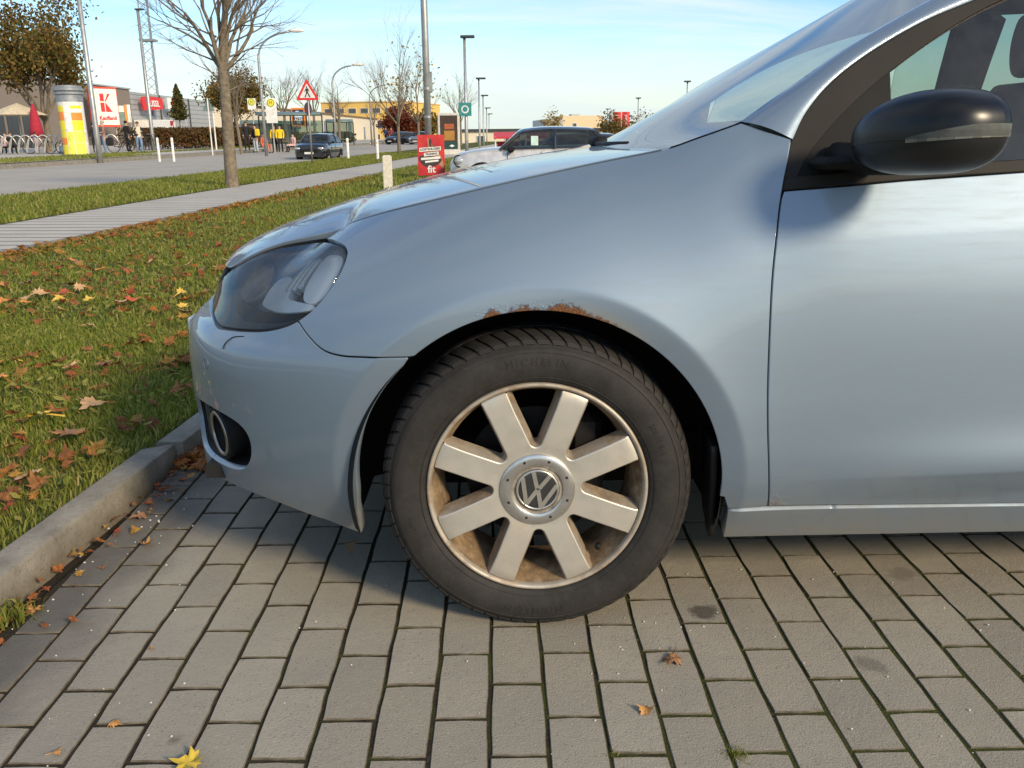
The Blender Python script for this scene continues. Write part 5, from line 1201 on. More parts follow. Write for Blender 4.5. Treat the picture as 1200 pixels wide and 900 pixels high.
hedge(-17.5, 76, -14.0, 84, 1.1, 1.2, 'dark green bushes beside the second bus shelter', 3000, GRNLEAF, 52)
# ------------------------------------------------------------------ poles, lamps, signs
def lamp_straight(x, y, h, rad, label, head='flat', group=None, z=None):
    t = empty('street_lamp', (x, y, gz(x, y) if z is None else z), 0, label, 'lamp post', group); m = MB(); m.tube([(0, 0, 0), (0, 0, 1), (0, 0, h)], [rad, rad, rad*.7], 10); m.build('pole', STEEL, t, smooth=True)
    m = MB(); m.box((.12 if head == 'flat' else 0, 0, h+.03), (.55 if head == 'flat' else .42, .3, .09), 0, .02); m.box((0, 0, h-.04), (.1, .1, .12)); m.build('lamp_head', DKSTEEL, t); return t
def lamp_curved(x, y, h, reach, label, group=None):
    t = empty('street_lamp', (x, y, gz(x, y)), 0, label, 'lamp post', group); z0 = h*.80
    pts = [(0, 0, 0), (0, 0, z0*.5), (0, 0, z0)]+[(reach*(1-math.cos(a))*.9, 0, z0+(h-z0)*math.sin(a)) for a in np.linspace(.15, 1.45, 9)]+[(reach*.98, 0, h+.05)]
    m = MB(); m.tube(pts, [.085, .075, .065]+[.05]*9+[.045], 10); m.build('pole', STEEL, t, smooth=True)
    m = MB(); m.sphere((reach+.25, 0, h+.08), (.42, .13, .10), 12, 8); m.build('lamp_head', WHITE, t, smooth=True); return t
t = empty('street_lamp', (-16.87, 36.6, gz(-16.87, 36.6)), 0, 'tall plain grey lamp post in front of the red and white shop sign', 'lamp post'); m = MB(); m.tube([(0, 0, -.1), (0, 0, 1.2), (.02, 0, 9.5)], [.12, .11, .075], 12); m.build('pole', STEEL, t, smooth=True); m = MB(); m.box((0, 0, 1.1), (.14, .16, .35), 0, .02); m.build('service_door', STEEL, t); m = MB(); m.box((.2, 0, 9.5), (.9, .3, .12), 0, .03); m.build('lamp_head', WHITE, t)
lamp_straight(-22.96, 58.6, 8.6, .13, 'grey lamp post behind the people, before the lattice mast')
lamp_curved(-12.2, 45.6, 6.0, 1.75, 'curved street lamp nearest the bare tree')
lamp_curved(-10.9, 58.6, 5.3, 1.5, 'curved street lamp beside the warning sign'); lamp_curved(-12.05, 83.6, 5.35, 1.8, 'farthest curved street lamp before the yellow building')
# lattice mast
t = empty('lattice_mast', (-44.85, 118.6, gz(-44, 118)), 0, 'slim lattice mast rising behind the shop', 'mast'); m = MB()
for sx, sy in ((-.75, -.75), (.75, -.75), (0, .75)): m.tube([(sx, sy, 0), (sx*.7, sy*.7, 26)], .075, 5)
for k in range(24):
    z = k*1.08; q = 1-.3*z/26
    for (a, b), (c, d) in (((-.75, -.75), (.75, -.75)), ((.75, -.75), (0, .75)), ((0, .75), (-.75, -.75))): m.tube([(a*q, b*q, z), (c*q, d*q, z+1.08)], .035, 4)
m.build('lattice', STEEL, t); m = MB(); m.box((0, -.2, 12.6), (1.9, 1.5, .25)); m.build('platform', STEEL, t)
# bollards
def bollard(x, y, h, label, w_=.11):
    t = empty('bollard', (x, y, gz(x, y)), 0, label, 'bollard'); m = MB(); m.tube([(0, 0, 0), (0, 0, h-.03), (0, 0, h)], [w_/2, w_/2, w_/3], 10); m.build('post', WHITE, t, smooth=True, auto=40); m = MB(); m.tube([(0, 0, h*.80), (0, 0, h*.88)], w_/2+.004, 10); m.build('band', CONC, t)
bollard(-14.76, 37.6, 1.0, 'left one of two white bollards at the far kerb'); bollard(-14.14, 37.6, 1.0, 'right one of two white bollards at the far kerb')
bollard(-6.1, 34.5, .8, 'thin white bollard on the verge right of the warning sign'); bollard(-4.75, 33.2, .75, 'thin white bollard on the verge by the slender tree')
t = empty('concrete_post', (-2.11, 14.9, gz(-2.1, 14.9)), .1, 'square pale concrete post standing in the grass', 'post'); m = MB(); m.box((0, 0, .28), (.17, .15, .62), 0, .012); m.build('post', CONC, t); m = MB(); m.box((0, 0, .593), (.13, .11, .02), 0, .008); m.build('cap', CONC, t)
# pedestrian warning sign
t = empty('warning_sign', (-6.52, 29.6, gz(-6.5, 29.6)), 0, 'red bordered triangular pedestrian warning sign on a grey post', 'road sign'); m = MB(); m.tube([(0, 0, -.1), (0, 0, 2.75)], .032, 10); m.build('post', STEEL, t, smooth=True)
def tri(s_, zc): return [(-s_/2, zc-s_*.289), (s_/2, zc-s_*.289), (0, zc+s_*.577)]
def rtri(s_, zc, rr):
    q = tri(s_, zc); out_ = []
    for i in range(3):
        a, b, c = [np.array(q[(i+k-1) % 3]) for k in range(3)]; u = (a-b)/np.linalg.norm(a-b); v = (c-b)/np.linalg.norm(c-b); out_ += [tuple(b+u*rr), tuple(b+(u+v)*rr*.35), tuple(b+v*rr)]
    return out_
zc = 2.27+.03; m = MB(); m.prism(rtri(.80, zc, .07), -.052, -.040, 'Y'); m.build('plate', RED, t); m = MB(); m.prism(rtri(.54, zc, .03), -.056, -.053, 'Y'); m.build('face', WHITE, t)
m = MB(); m.sphere((-.005, -.06, zc+.19), (.027, .006, .03), 10, 6); m.prism([(-.04, zc+.15), (.035, zc+.15), (.03, zc+.02), (-.03, zc+.02)], -.062, -.058, 'Y')
for q in ([(-.03, zc+.03), (.01, zc+.03), (-.06, zc-.14), (-.095, zc-.14)], [(-.01, zc+.03), (.03, zc+.03), (.10, zc-.13), (.065, zc-.14)], [(-.04, zc+.15), (-.02, zc+.14), (-.075, zc+.03), (-.092, zc+.04)], [(.02, zc+.15), (.035, zc+.15), (.085, zc+.05), (.068, zc+.04)]): m.prism(q, -.0605, -.0575, 'Y')
m.build('walking_figure', BLACKP, t, fix=True)
m = MB(); m.lathe([(.0, -.012), (.21, -.012), (.21, .0), (.0, .0)], (0, 0, 0), 24, 'Y'); rs = m.build('round_plate', PURPLE, t, fix=True); rs.location = (-.02, -.04, 1.80); rs.rotation_euler = (0, 0, R(68))
# sign backs by the hedge
t = empty('sign_post', (-15.94, 48.6, gz(-15.9, 48.6)), 0, 'thin post with a green grey triangular sign back', 'road sign'); m = MB(); m.tube([(0, 0, 0), (0, 0, 3.0)], .035, 8); m.build('post', WHITE, t); m = MB(); m.prism([(-.35, 2.35), (.35, 2.35), (0, 2.95)], .04, .05, 'Y'); m.build('plate', SGREEN, t)
t = empty('sign_post', (-18.2, 56.6, gz(-18.2, 56.6)), 0, 'pale thin flag post beside the russet hedge', 'post'); m = MB(); m.tube([(0, 0, 0), (0, 0, 2.3)], .05, 8); m.build('post', WHITE, t); m = MB(); m.sphere((0, 0, 2.33), .07, 8, 6); m.build('knob', STEEL, t)
# bus stop signs
HGR = simple('bus_stop_green', (.03, .25, .06), .5); HYE = simple('bus_stop_yellow', (.80, .62, .05), .5)
for (x, y, hh, bd, lab) in ((-15.7, 56.6, 2.9, 0, 'farther round yellow bus stop sign behind the waiting people'), (-13.0, 50.6, 2.8, 1, 'nearer round yellow bus stop sign with a white timetable board')):
    t = empty('bus_stop_sign', (x, y, gz(x, y)), 0, lab, 'bus stop'); m = MB(); m.tube([(0, 0, 0), (0, 0, hh)], .04, 8); m.build('post', STEEL, t)
    m = MB(); m.box((0, -.03, hh-.02-.30*bd-.1), (.52 if not bd else .62, .04, .68 if not bd else 1.35)); m.build('board', WHITE, t)
    m = MB(); m.lathe([(0, -.012), (.22, -.012), (.22, 0)], (0, -.055, hh), 24, 'Y'); d_ = m.build('disc', HYE, t, fix=True); m = MB(); m.lathe([(.17, -.0165), (.205, -.0165)], (0, -.055, hh), 24, 'Y'); m.build('ring', HGR, d_)
    me = text_mesh('H', .26, .002); o = link('letter', me, HGR, d_); o.location = (0, -.073, hh); o.rotation_euler = (R(90), 0, 0)
# poster on the tall pole
t = empty('tall_pole', (-1.66, 18.95, gz(-1.66, 18.95)), 0, 'tall grey steel pole carrying the red poster', 'pole'); m = MB(); m.tube([(0, 0, -.1), (0, 0, 3), (-.02, 0, 9.5)], [.078, .075, .055], 14); m.build('pole', STEEL, t, smooth=True)
for z in (1.9, 3.75, 1.3): m = MB(); m.tube([(0, 0, z), (0, 0, z+.05)], .084, 14); m.build('clamp', STEEL, t)
m = MB(); m.box((.08, 0, 2.05), (.09, .12, .42), 0, .015); m.build('junction_box', STEEL, t)
t = empty('red_poster', (-1.60, 18.78, gz(-1.6, 18.8)), .03, 'red fitness poster with white text strips tied to the tall pole', 'poster'); PB = GZ+.0
def fl(nm, x0, z0, x1, z1, mat, dy=-.012, par=None, sk=0):
    m = MB(); m.prism([(x0, z0), (x1, z0+sk), (x1, z1+sk), (x0, z1)], dy, dy+.002, 'Y'); return m.build(nm, mat, par or t)
GRAD = NT('poster_red'); _z = GRAD.N('ShaderNodeSeparateXYZ'); GRAD.l.new(GRAD.coord('Object'), _z.inputs[0]); GRAD.P(Base_Color=GRAD.mix(GRAD.ramp(GRAD.noise(GRAD.coord('Object'), 2.2, 3), (.35, 0.), (.65, 1.)), (.42, .012, .03), (.62, .05, .03)), Roughness=.45); GRAD = GRAD.m
SKIN = simple('poster_skin', (.45, .24, .14), .6); PDARK = simple('poster_dark', (.05, .03, .03), .6)
m = MB(); m.box((0, 0, .50), (.60, .02, .88)); board = m.build('board', GRAD, t); zb = .06
m = MB(); m.prism(cr_spline([(-.06, .88), (-.07, .80), (-.05, .70), (-.10, .62), (-.02, .60), (.10, .64), (.20, .50), (.27, .30), (.26, .22), (.12, .35), (.0, .52)], 4, True), -.014, -.011, 'Y'); m.build('printed_figure', SKIN, board, fix=True)
m = MB(); m.prism(cr_spline([(.0, .86), (.02, .78), (0, .68), (.10, .70), (.16, .62), (.06, .60), (-.02, .68), (-.04, .80)], 4, True), -.017, -.0145, 'Y'); m.build('printed_shade', PDARK, board, fix=True)
m = MB(); m.prism(cr_spline([(-.27, .42), (-.2, .30), (-.08, .24), (.1, .27), (.22, .36), (.2, .44), (-.1, .5), (-.25, .48)], 4, True), -.0165, -.0145, 'Y'); m.build('printed_shade', PDARK, board, fix=True)
for (x0, z0, x1, hh, s_, sk) in ((-.26, .575, .22, .085, 'KOSTENLOSES', .03), (-.16, .475, .17, .075, 'TRAINING', .03), (-.23, .395, .2, .05, '', .03), (-.14, .335, .16, .04, '', .03)):
    fl('text_strip', x0, z0, x1, z0+hh, WHITE, -.021, board, sk)
    if s_: o = link('lettering', text_mesh(s_, hh*.80, .001, True), BLACKP, board); o.location = ((x0+x1)/2, -.024, z0+hh/2+sk/2); o.rotation_euler = (R(90), -.06, 0)
o = link('lettering', text_mesh('fit', .22, .001, True), WHITE, board); o.location = (.0, -.02, .19); o.rotation_euler = (R(90), 0, 0)
# lit display cabinet
t = empty('display_cabinet', (-2.40, 40.6, gz(-2.4, 40.6)+.0), .05, 'upright advertising cabinet with a dark poster behind the red poster', 'display')
m = MB(); m.box((0, 0, .95), (1.02, .22, 1.78), 0, .03); m.box((.25, 0, -.1), (1.1, .35, .5)); m.build('frame', simple('cabinet_frame', (.55, .53, .48), .5), t)
fl('dark_poster', -.40, .22, .40, 1.72, simple('poster_brown', (.055, .032, .022), .3), -.118); fl('picture', -.22, .62, .26, 1.05, simple('poster_gold', (.35, .17, .03), .5), -.122); fl('picture', -.20, 1.12, .24, 1.35, simple('poster_copper', (.36, .09, .03), .5), -.122); fl('green_base', -.398, .222, .398, .55, simple('poster_green', (.012, .05, .045), .4), -.120)
m = MB(); m.prism([(0, .37), (.13, .43), (.26, .37), (.13, .31)], -.125, -.123, 'Y'); m.build('emblem', WHITE, t, fix=True)
# teal sign and row of car park lamps
t = lamp_straight(-1.37, 34.6, 4.75, .07, 'first car park lamp carrying the teal square sign'); t.location.z = -.02
m = MB(); m.box((-.03, -.09, 2.10), (.50, .02, .50)); sg_ = m.build('teal_plate', TEAL, t); m = MB(); m.lathe([(.10, 0), (.15, 0)], (-.03, -.103, 2.1), 24, 'Y'); m.build('white_ring', WHITE, sg_)
for (x, y, hh, lab) in ((-1.19, 50.6, 4.3, 'second lamp in the row of car park lamps'), (-1.24, 66.6, 4.1, 'third lamp in the row of car park lamps'), (-1.23, 83.6, 3.75, 'fourth lamp in the row of car park lamps'), (-1.17, 98.6, 3.6, 'last and farthest lamp in the row of car park lamps')): lamp_straight(x, y, hh, .06, lab, z=-.1)
for (x, y, hh, lab) in ((11.4, 73.6, 4.1, 'dark lamp just right of the red flags'), (11.87, 98.6, 4.0, 'dark lamp just left of the red flags'), (12.3, 58.6, 4.5, 'dark lamp seen above the windscreen')): lamp_straight(x, y, hh, .05, lab, 'round', z=-.1)
# flags
for (x, lab) in ((11.6, 'left one of two tall red flags'), (12.48, 'right one of two tall red flags')):
    t = empty('red_flag', (x, 88.6, -.1), 0, lab, 'flag'); m = MB(); m.tube([(-.42, 0, 0), (-.42, 0, 3.6)], .035, 6); m.build('pole', WHITE, t); m = MB(); m.grid([[(-.38+.8*u, .06*math.sin(u*6+z), 1.5+z*1.95) for u in np.linspace(0, 1, 8)] for z in np.linspace(0, 1, 8)]); fg = m.build('banner', RED, t, smooth=True)
    o = link('lettering', text_mesh('Kaufland', .42, .004), WHITE, fg); o.location = (.02, -.10, 2.45); o.rotation_euler = (R(90), R(-90), 0)
# overhead wires
t = empty('overhead_wires', (-20, 60, 0), 0, 'two thin overhead wires crossing the sky', 'wires')
for k, (z, dz) in enumerate(((12.6, .3), (13.3, .2))): m = MB(); m.tube([(-60+12*i, 8*k, z+(i-5)**2*.03+dz*i*.4) for i in range(12)], .02, 4); m.build('wire', DKSTEEL, t)
# ------------------------------------------------------------------ buildings
def facade_frame(x0, y0, x1, y1):
    L = math.hypot(x1-x0, y1-y0); return L, math.atan2(y1-y0, x1-x0)
# supermarket: brown brick part, grey clad part; local x along the facade, -y towards the street
ax, ay, bx_, by_ = -41.4, 78.0, -41.0, 131.0
L, rz = facade_frame(ax, ay, bx_, by_); t = empty('supermarket', (ax, ay, gz(ax, ay)-.7), rz, 'long supermarket of brown brick and grey cladding across the road', 'building')
zg = rise(by_)-rise(ay)
xm = 23.3
m = MB(); m.box((xm/2-6, 7.0, 3.25), (xm+12, 14, 6.9)); wl_ = m.build('brick_wall', BRICK, t)
m = MB(); m.box((xm/2-6, 7.0, 6.76), (xm+12.3, 14.3, .14)); m.build('parapet', CLAD, wl_)
m = MB(); m.box(((xm+L)/2+.02, 7.2, 4.55), (L-xm, 14, 3.95)); cl_ = m.build('clad_wall', CLAD, t)
m = MB(); m.box(((xm+L)/2, 7.4, 1.2), (L-xm, 14, 2.74)); m.build('brick_plinth', BRICK, t)
for k in range(7): m = MB(); m.box(((xm+L)/2, .185, 2.95+k*.55), (L-xm-.1, .05, .035)); m.build('cladding_joint', STEEL, cl_)
for x in (xm+9.0, xm+19): m = MB(); m.tube([(x, .1, 2.6), (x, .1, 6.5)], .09, 8); m.build('downpipe', DKSTEEL, t)
m = MB(); m.box((3.0, 7, 7.3), (2.5, 3, .9)); m.box((4.8, 8, 7.1), (9, 2, .5)); m.build('roof_unit', CLAD, t)
for x in (-4, -1.5, 1): m = MB(); m.box((x, -.03, 1.9), (2.0, .12, 3.0)); m.build('shop_window', WINDOW, t)
m = MB(); m.box((xm+4.2, -.9, 3.05), (7.5, 1.9, .85)); m.build('white_canopy', WHITE, t); m = MB(); m.box((xm+4.2, .3, 1.5), (6.5, .25, 2.2)); m.build('shop_entrance', WINDOW, t)
def text_on(body, size, loc, mat, parent, bold=True, name='lettering', rot=0, sx=1):
    o = link(name, text_mesh(body, size, .02, bold), mat, parent); o.location = loc; o.rotation_euler = (R(90), rot, 0); o.scale = (sx, 1, 1); return o
# big K sign: white box with red frame, turned towards the road
s_ = empty('shop_sign', (-38.9, 89.2, gz(-39, 89)-.85), R(50), 'tall red framed white sign with a red letter K', 'sign')
m = MB(); m.box((0, .35, 4.5), (2.62, .7, 3.75)); sb_ = m.build('red_box', simple('sign_vermilion', (.75, .07, .03), .5), s_); m = MB(); m.box((.08, -.03, 4.5), (2.28, .1, 3.4)); wf = m.build('white_face', WHITE, s_)
for q in ([(-.50, 5.05), (-.12, 5.05), (-.12, 5.75), (-.50, 5.75)], [(-.50, 4.05), (-.12, 4.05), (-.12, 4.9), (-.50, 4.9)], [(-.02, 5.05), (.30, 5.75), (.55, 5.75), (.02, 4.98)], [(-.02, 4.9), (.05, 4.85), (.62, 4.05), (-.02, 4.05)]): m = MB(); m.prism(q, -.11, -.085, 'Y'); m.build('letter_block', RED, wf)
text_on('Kaufland', .50, (.1, -.1, 3.45), RED, wf); m = MB()
for x in (-1.0, 1.0): m.tube([(x, .35, 0), (x, .35, 2.7)], .09, 8)
m.build('legs', STEEL, s_)
# round-cornered red sign
s_ = empty('shop_sign', (-40.5, 105.2, 4.6), R(78), 'red rounded shop sign on the grey cladding', 'sign')
m = MB(); m.prism(cr_spline([(-1.95, .7), (1.6, .7), (1.95, .45), (1.95, -.35), (1.6, -.55), (-1.6, -.75), (-1.95, -.5)], 3, True), -.35, -.15, 'Y', (0, 0, .55)); q = m.build('red_panel', RED, s_, fix=True); text_on('FUSSL', .95, (0, -.38, .55), WHITE, q)
m = MB(); m.prism([(-.5, -.3), (0, -.3), (-.1, -1.0), (-.3, -.9)], -.32, -.2, 'Y', (0, 0, .2)); m.build('blue_tail', NAVY, s_, fix=True)
s_ = empty('shop_sign', (-40.4, 110.8, 4.75), R(60), 'small white box sign on the grey cladding', 'sign'); m = MB(); m.box((0, -.3, .65), (1.3, .5, 1.3)); m.build('box', WHITE, s_); m = MB(); m.box((.3, -.56, .7), (.5, .02, .6)); m.build('logo', RED, s_)
s_ = empty('shop_banner', (-39.7, 106.8, 1.9), R(70), 'dark red banner with white script beside the hedge', 'banner'); m = MB(); m.box((0, 0, .75), (3.1, .12, 1.5)); m.build('frame', WHITE, s_); m = MB(); m.box((.25, -.07, .75), (2.6, .05, 1.35)); q = m.build('red_cloth', simple('banner_red', (.30, .015, .03), .6), s_); text_on('Kaufland', .55, (.25, -.1, .6), WHITE, q, rot=-.12)
s_ = empty('notice_board', (-37.7, 90.6, gz(-37.7, 90.6)), R(25), 'colourful poster board between the K sign and the man', 'board'); 
for (x0, x1, z0, z1, mt) in ((-.55, .0, 3.2, 3.8, WHITE), (-.5, -.02, 2.0, 3.15, SGREEN), (.05, .30, 2.2, 3.9, ORANGE), (.30, .6, 2.2, 3.9, WHITE)): m = MB(); m.box(((x0+x1)/2, 0, (z0+z1)/2), (x1-x0, .06, z1-z0)); m.build('panel', mt, s_)
m = MB(); m.tube([(-.5, 0, 0), (-.5, 0, 3)], .05, 6); m.tube([(.5, 0, 0), (.5, 0, 3)], .05, 6); m.build('legs', STEEL, s_)
# cream discount shop and yellow office behind
def windows(t, rects, y, mat=WINDOW, frame=WHITE):
    for (x, z, w_, h_) in rects:
        m = MB(); m.box((x, y, z), (w_+.16, .06, h_+.16)); f = m.build('window', frame, t); m = MB(); m.box((x, y-.035, z), (w_, .03, h_)); m.build('pane', mat, f)
L, rz = facade_frame(-24.2, 85, -20.3, 150); t = empty('discount_shop', (-24.2, 85, gz(-24, 85)), rz, 'low cream shop building with an orange framed sign', 'building')
m = MB(); m.box((L/2, 1.5, 1.6), (L, 3, 3.9)); m.build('wall', CREAM, t); m = MB(); m.box((L/2, 1.45, 3.6), (L+.4, 3.3, .16)); m.build('roof_edge', simple('roof_brown', (.22, .12, .05), .7), t)
windows(t, [(18, 2.2, 1.6, 1.2), (30, 1.9, 1.2, 1.6), (44, 1.6, 2.2, 3.0), (54, 1.2, 1.2, 2.0)], -.05)
m = MB(); m.box((8, -1.2, 2.05), (18, 2.6, .30)); m.build('awning', SGREEN, t)
for x in (1, 6, 11, 16): m = MB(); m.box((x, -.03, 1.0), (3.8, .06, 1.7)); m.build('shop_window', WINDOW, t)
s_ = empty('shop_sign', (-18.75, 83.6, 2.2), 0, 'orange framed dark square sign on the cream shop', 'sign'); m = MB(); m.box((0, .1, .82), (1.30, .2, 1.66)); m.build('orange_frame', ORANGE, s_); m = MB(); m.box((0, -.02, .82), (1.0, .1, 1.34)); q = m.build('navy_face', simple('sign_dark', (.05, .03, .06), .5), s_)
PALE = simple('sign_pale_blue', (.55, .68, .75), .5)
m = MB(); m.prism([(-.36, .78), (.40, .78), (.28, 1.16), (.12, 1.20), (.06, 1.38), (-.22, 1.38)], -.09, -.075, 'Y'); m.build('emblem', PALE, q, fix=True); text_on('ALDI', .34, (0, -.09, .58), WHITE, q); text_on('SÜD', .2, (.05, -.09, .32), WHITE, q)
L, rz = facade_frame(-33, 168, -17.4, 163.6); t = empty('yellow_office', (-33, 168, 0), rz, 'yellow orange office block with small dark windows', 'building')
m = MB(); m.box((L/2, 10, 3.5), (L, 20, 8.0)); m.build('wall', YELLOW, t); m = MB(); m.box((L/2, 10, 7.55), (L+.3, 20.3, .2)); m.build('roof_edge', BEIGE, t)
windows(t, [(1.5+2.4*k, 6.0, 1.4, .8) for k in range(6)]+[(9.5+2.6*k, 3.6, 1.9, 1.3) for k in range(3)]+[(11+2.4*k, 1.2, 1.0, 1.2) for k in range(2)], -.05)
L, rz = facade_frame(-11, 168, 2.5, 171); t = empty('distant_block', (8.75, 180, 0), .10, 'distant beige flat roofed block behind the small car', 'building'); m = MB(); m.box((2.0, 8, 2.2), (3.6, 18, 4.6)); m.build('grey_wall', CLAD, t); m = MB(); m.box((8.0, 4, 2.6), (8.4, 10, 5.0)); m.build('wall', BEIGE, t); m = MB(); m.box((7, 4, 5.25), (1.6, 3, .5)); m.build('roof_unit', CLAD, t); windows(t, [(6.2, 3.2, .7, .9)], -1.05)
t = empty('low_hall', (-3.5, 95, -.1), 0, 'long low pale hall with a dark roof edge behind the lamps', 'building'); m = MB(); m.box((7, 5, .85), (20, 10, 1.9)); m.build('wall', CREAM, t); m = MB(); m.box((7, 4.9, 1.9), (20.4, 10.4, .22)); m.build('roof_edge', DKSTEEL, t); windows(t, [(1.5, .9, .8, .8), (4.5, .9, .8, .8)], -.05)
# bus shelters
def shelter(x, y, w_, rz, label, h=2.1):
    t = empty('bus_shelter', (x, y, gz(x, y)), rz, label, 'bus shelter'); m = MB(); m.grid([[(u*w_, v*2.0-1.0, h+.25*math.sin(math.pi*(v*.8+.1))) for v in np.linspace(0, 1, 8)] for u in np.linspace(0, 1, 3)]); rf_ = m.build('roof', SGREEN, t, smooth=True); rf_.modifiers.new('s', 'SOLIDIFY').thickness = .08
    for u in np.linspace(0, 1, 5): m = MB(); m.tube([(u*w_, .8, 0), (u*w_, .8, h+.1)], .05, 6); m.build('post', DKSTEEL, t)
    for k in range(4): m = MB(); m.box(((k+.5)*w_/4, .82, 1.05), (w_/4-.12, .02, 1.6)); m.build('glass_panel', GLASS, t)
    m = MB(); m.box((w_/2, .5, .45), (w_*.8, .4, .06)); m.build('bench', TWIG, t)
shelter(-17.0, 62.5, 4.4, R(8), 'green roofed bus shelter behind the waiting people'); shelter(-14.5, 74.5, 2.2, R(8), 'small bus shelter farther down the road', 1.75)
# ------------------------------------------------------------------ advertising pillar, cafe, bicycles
t = empty('advertising_pillar', (-22.45, 46.6, gz(-22.5, 46.6)), 0, 'round advertising pillar with yellow and orange posters', 'advertising pillar')
m = MB(); m.lathe([(.62, -.1), (.62, 2.72), (0, 2.72)], n=40); m.build('drum', WHITE, t, smooth=True, auto=40)
m = MB(); m.lathe([(.62, 2.65), (.65, 2.66), (.65, 2.98), (.74, 3.02), (.74, 3.12), (.68, 3.14), (.76, 3.2), (.76, 3.30), (.65, 3.34), (.65, 3.44), (0, 3.5)], n=40); m.build('cap', simple('pillar_cap_grey', (.26, .28, .30), .5, .3), t, smooth=True, auto=30)
PY, PO, PW = simple('poster_yellow', (.80, .66, .02), .5, var=.04), simple('poster_orange', (.85, .25, .03), .5, var=.04), simple('poster_pale', (.70, .72, .66), .5)
def wrap(a0, a1, z0, z1, mat, rr_=.626):
    m = MB(); m.grid([[(rr_*math.cos(a), rr_*math.sin(a), z) for a in np.linspace(a0, a1, 10)] for z in (z0, z1)]); m.build('poster', mat, t, smooth=True)
b0 = -R(178); 
for a0, a1, rows_ in ((R(-170), R(-102), (('Y', 2.15, 2.45), ('O', 1.72, 2.14), ('Y', 1.2, 1.71), ('Y', .85, 1.18), ('O', .5, .84), ('Y', .0, .49))), (R(-68), R(-14), (('Y', 2.3, 2.45), ('O', 1.72, 2.1), ('Y', 1.2, 1.71), ('L', .6, 1.18), ('L', .0, .58))), (R(-98), R(-71), (('W', 1.2, 2.45), ('L', .0, 1.15)))):
    for k, z0, z1 in rows_: wrap(a0, a1, z0, z1, {'Y': PY, 'O': PO, 'W': PW, 'L': MATS.get('poster_lime') or simple('poster_lime', (.68, .70, .10), .5, var=.15, scale=3)}[k])
t = empty('beige_parasol', (-28.6, 53, gz(-28.6, 53)), 0, 'open beige parasol over the cafe tables at the left edge', 'parasol'); m = MB(); m.add([(1.75*math.cos(a), 1.75*math.sin(a), 2.15) for a in np.linspace(0, 2*math.pi, 8, endpoint=False)]+[(0, 0, 2.85)], [(i, (i+1) % 8, 8) for i in range(8)]); m.build('canopy', simple('beige_canvas', (.62, .52, .36), .9), t); m = MB(); m.tube([(0, 0, 0), (0, 0, 2.8)], .03, 6); m.build('pole', STEEL, t)
t = empty('red_parasol', (-26.9, 51.5, gz(-26.9, 51.5)), 0, 'folded dark red parasol beside the beige one', 'parasol'); m = MB(); m.tube([(0, 0, .9), (.02, 0, 1.4), (.0, 0, 2.2), (0, 0, 2.75)], [.40, .34, .22, .05], 9); m.build('folded_canopy', simple('red_canvas', (.36, .02, .04), .9), t, smooth=True); m = MB(); m.tube([(0, 0, 0), (0, 0, 2.9)], .03, 6); m.build('pole', STEEL, t)
HOOP = simple('rack_steel', (.55, .52, .46), .35, .7)
k = 0
for i in range(13):
    x = -27.9+.44*i+(.9 if i > 10 else 0); y = 47.7+.06*i
    t = empty('bicycle_rack', (x, y, gz(x, y)), R(20), (['first', 'second', 'third', 'fourth', 'fifth', 'sixth', 'seventh', 'eighth', 'ninth', 'tenth', 'eleventh'][i]+' steel bicycle hoop from the left edge before the cafe' if i < 11 else ['left', 'right'][i-11]+' one of two bicycle hoops right of the advertising pillar'), 'bike rack', 'bicycle hoops in a row')
    m = MB(); m.tube([(-.1+.75*(1-math.cos(a))*.6, 0, 1.0*math.sin(a)) for a in np.linspace(0, 2.6, 14)], .035, 6); m.build('hoop', HOOP, t, smooth=True); m = MB(); m.tube([(-.1, 0, 0), (.1, 0, .8)], .025, 6); m.build('brace', HOOP, t)
def bicycle(x, y, rz, label, mat):
    t = empty('bicycle', (x, y, gz(x, y)), rz, label, 'bicycle')
    for wx in (-.52, .52):
        m = MB(); m.lathe([(.33+.022*math.cos(a), .022*math.sin(a)) for a in np.linspace(0, 2*math.pi, 7)], (wx, 0, .34), 24, 'Y'); m.build('wheel', RUBBER, t, smooth=True)
    m = MB(); 
    for a, b in (((-.52, .34), (-.15, .82)), ((-.15, .82), (.38, .86)), ((.38, .95), (.52, .34)), ((-.1, .3), (.38, .80)), ((-.1, .3), (-.52, .34)), ((-.1, .3), (-.18, .92))): m.tube([(a[0], 0, a[1]), (b[0], 0, b[1])], .02, 6)
    m.build('frame', mat, t); m = MB(); m.box((-.2, 0, .95), (.26, .14, .06), 0, .02); m.build('saddle', BLKPL, t); m = MB(); m.tube([(.3, -.28, 1.02), (.40, 0, .98), (.3, .28, 1.02)], .018, 6); m.build('handlebar', STEEL, t)
bicycle(-21.6, 50.6, R(25), 'dark bicycle parked left of the man in black', BLACKP); bicycle(-20.9, 52.4, R(70), 'bicycle standing between the man in black and the woman', DKSTEEL); bicycle(-25.9, 49.6, R(15), 'bicycle among the hoops behind the child', BLACKP); bicycle(-23.9, 49.2, R(40), 'bicycle leaning among the hoops left of the advertising pillar', STEEL)
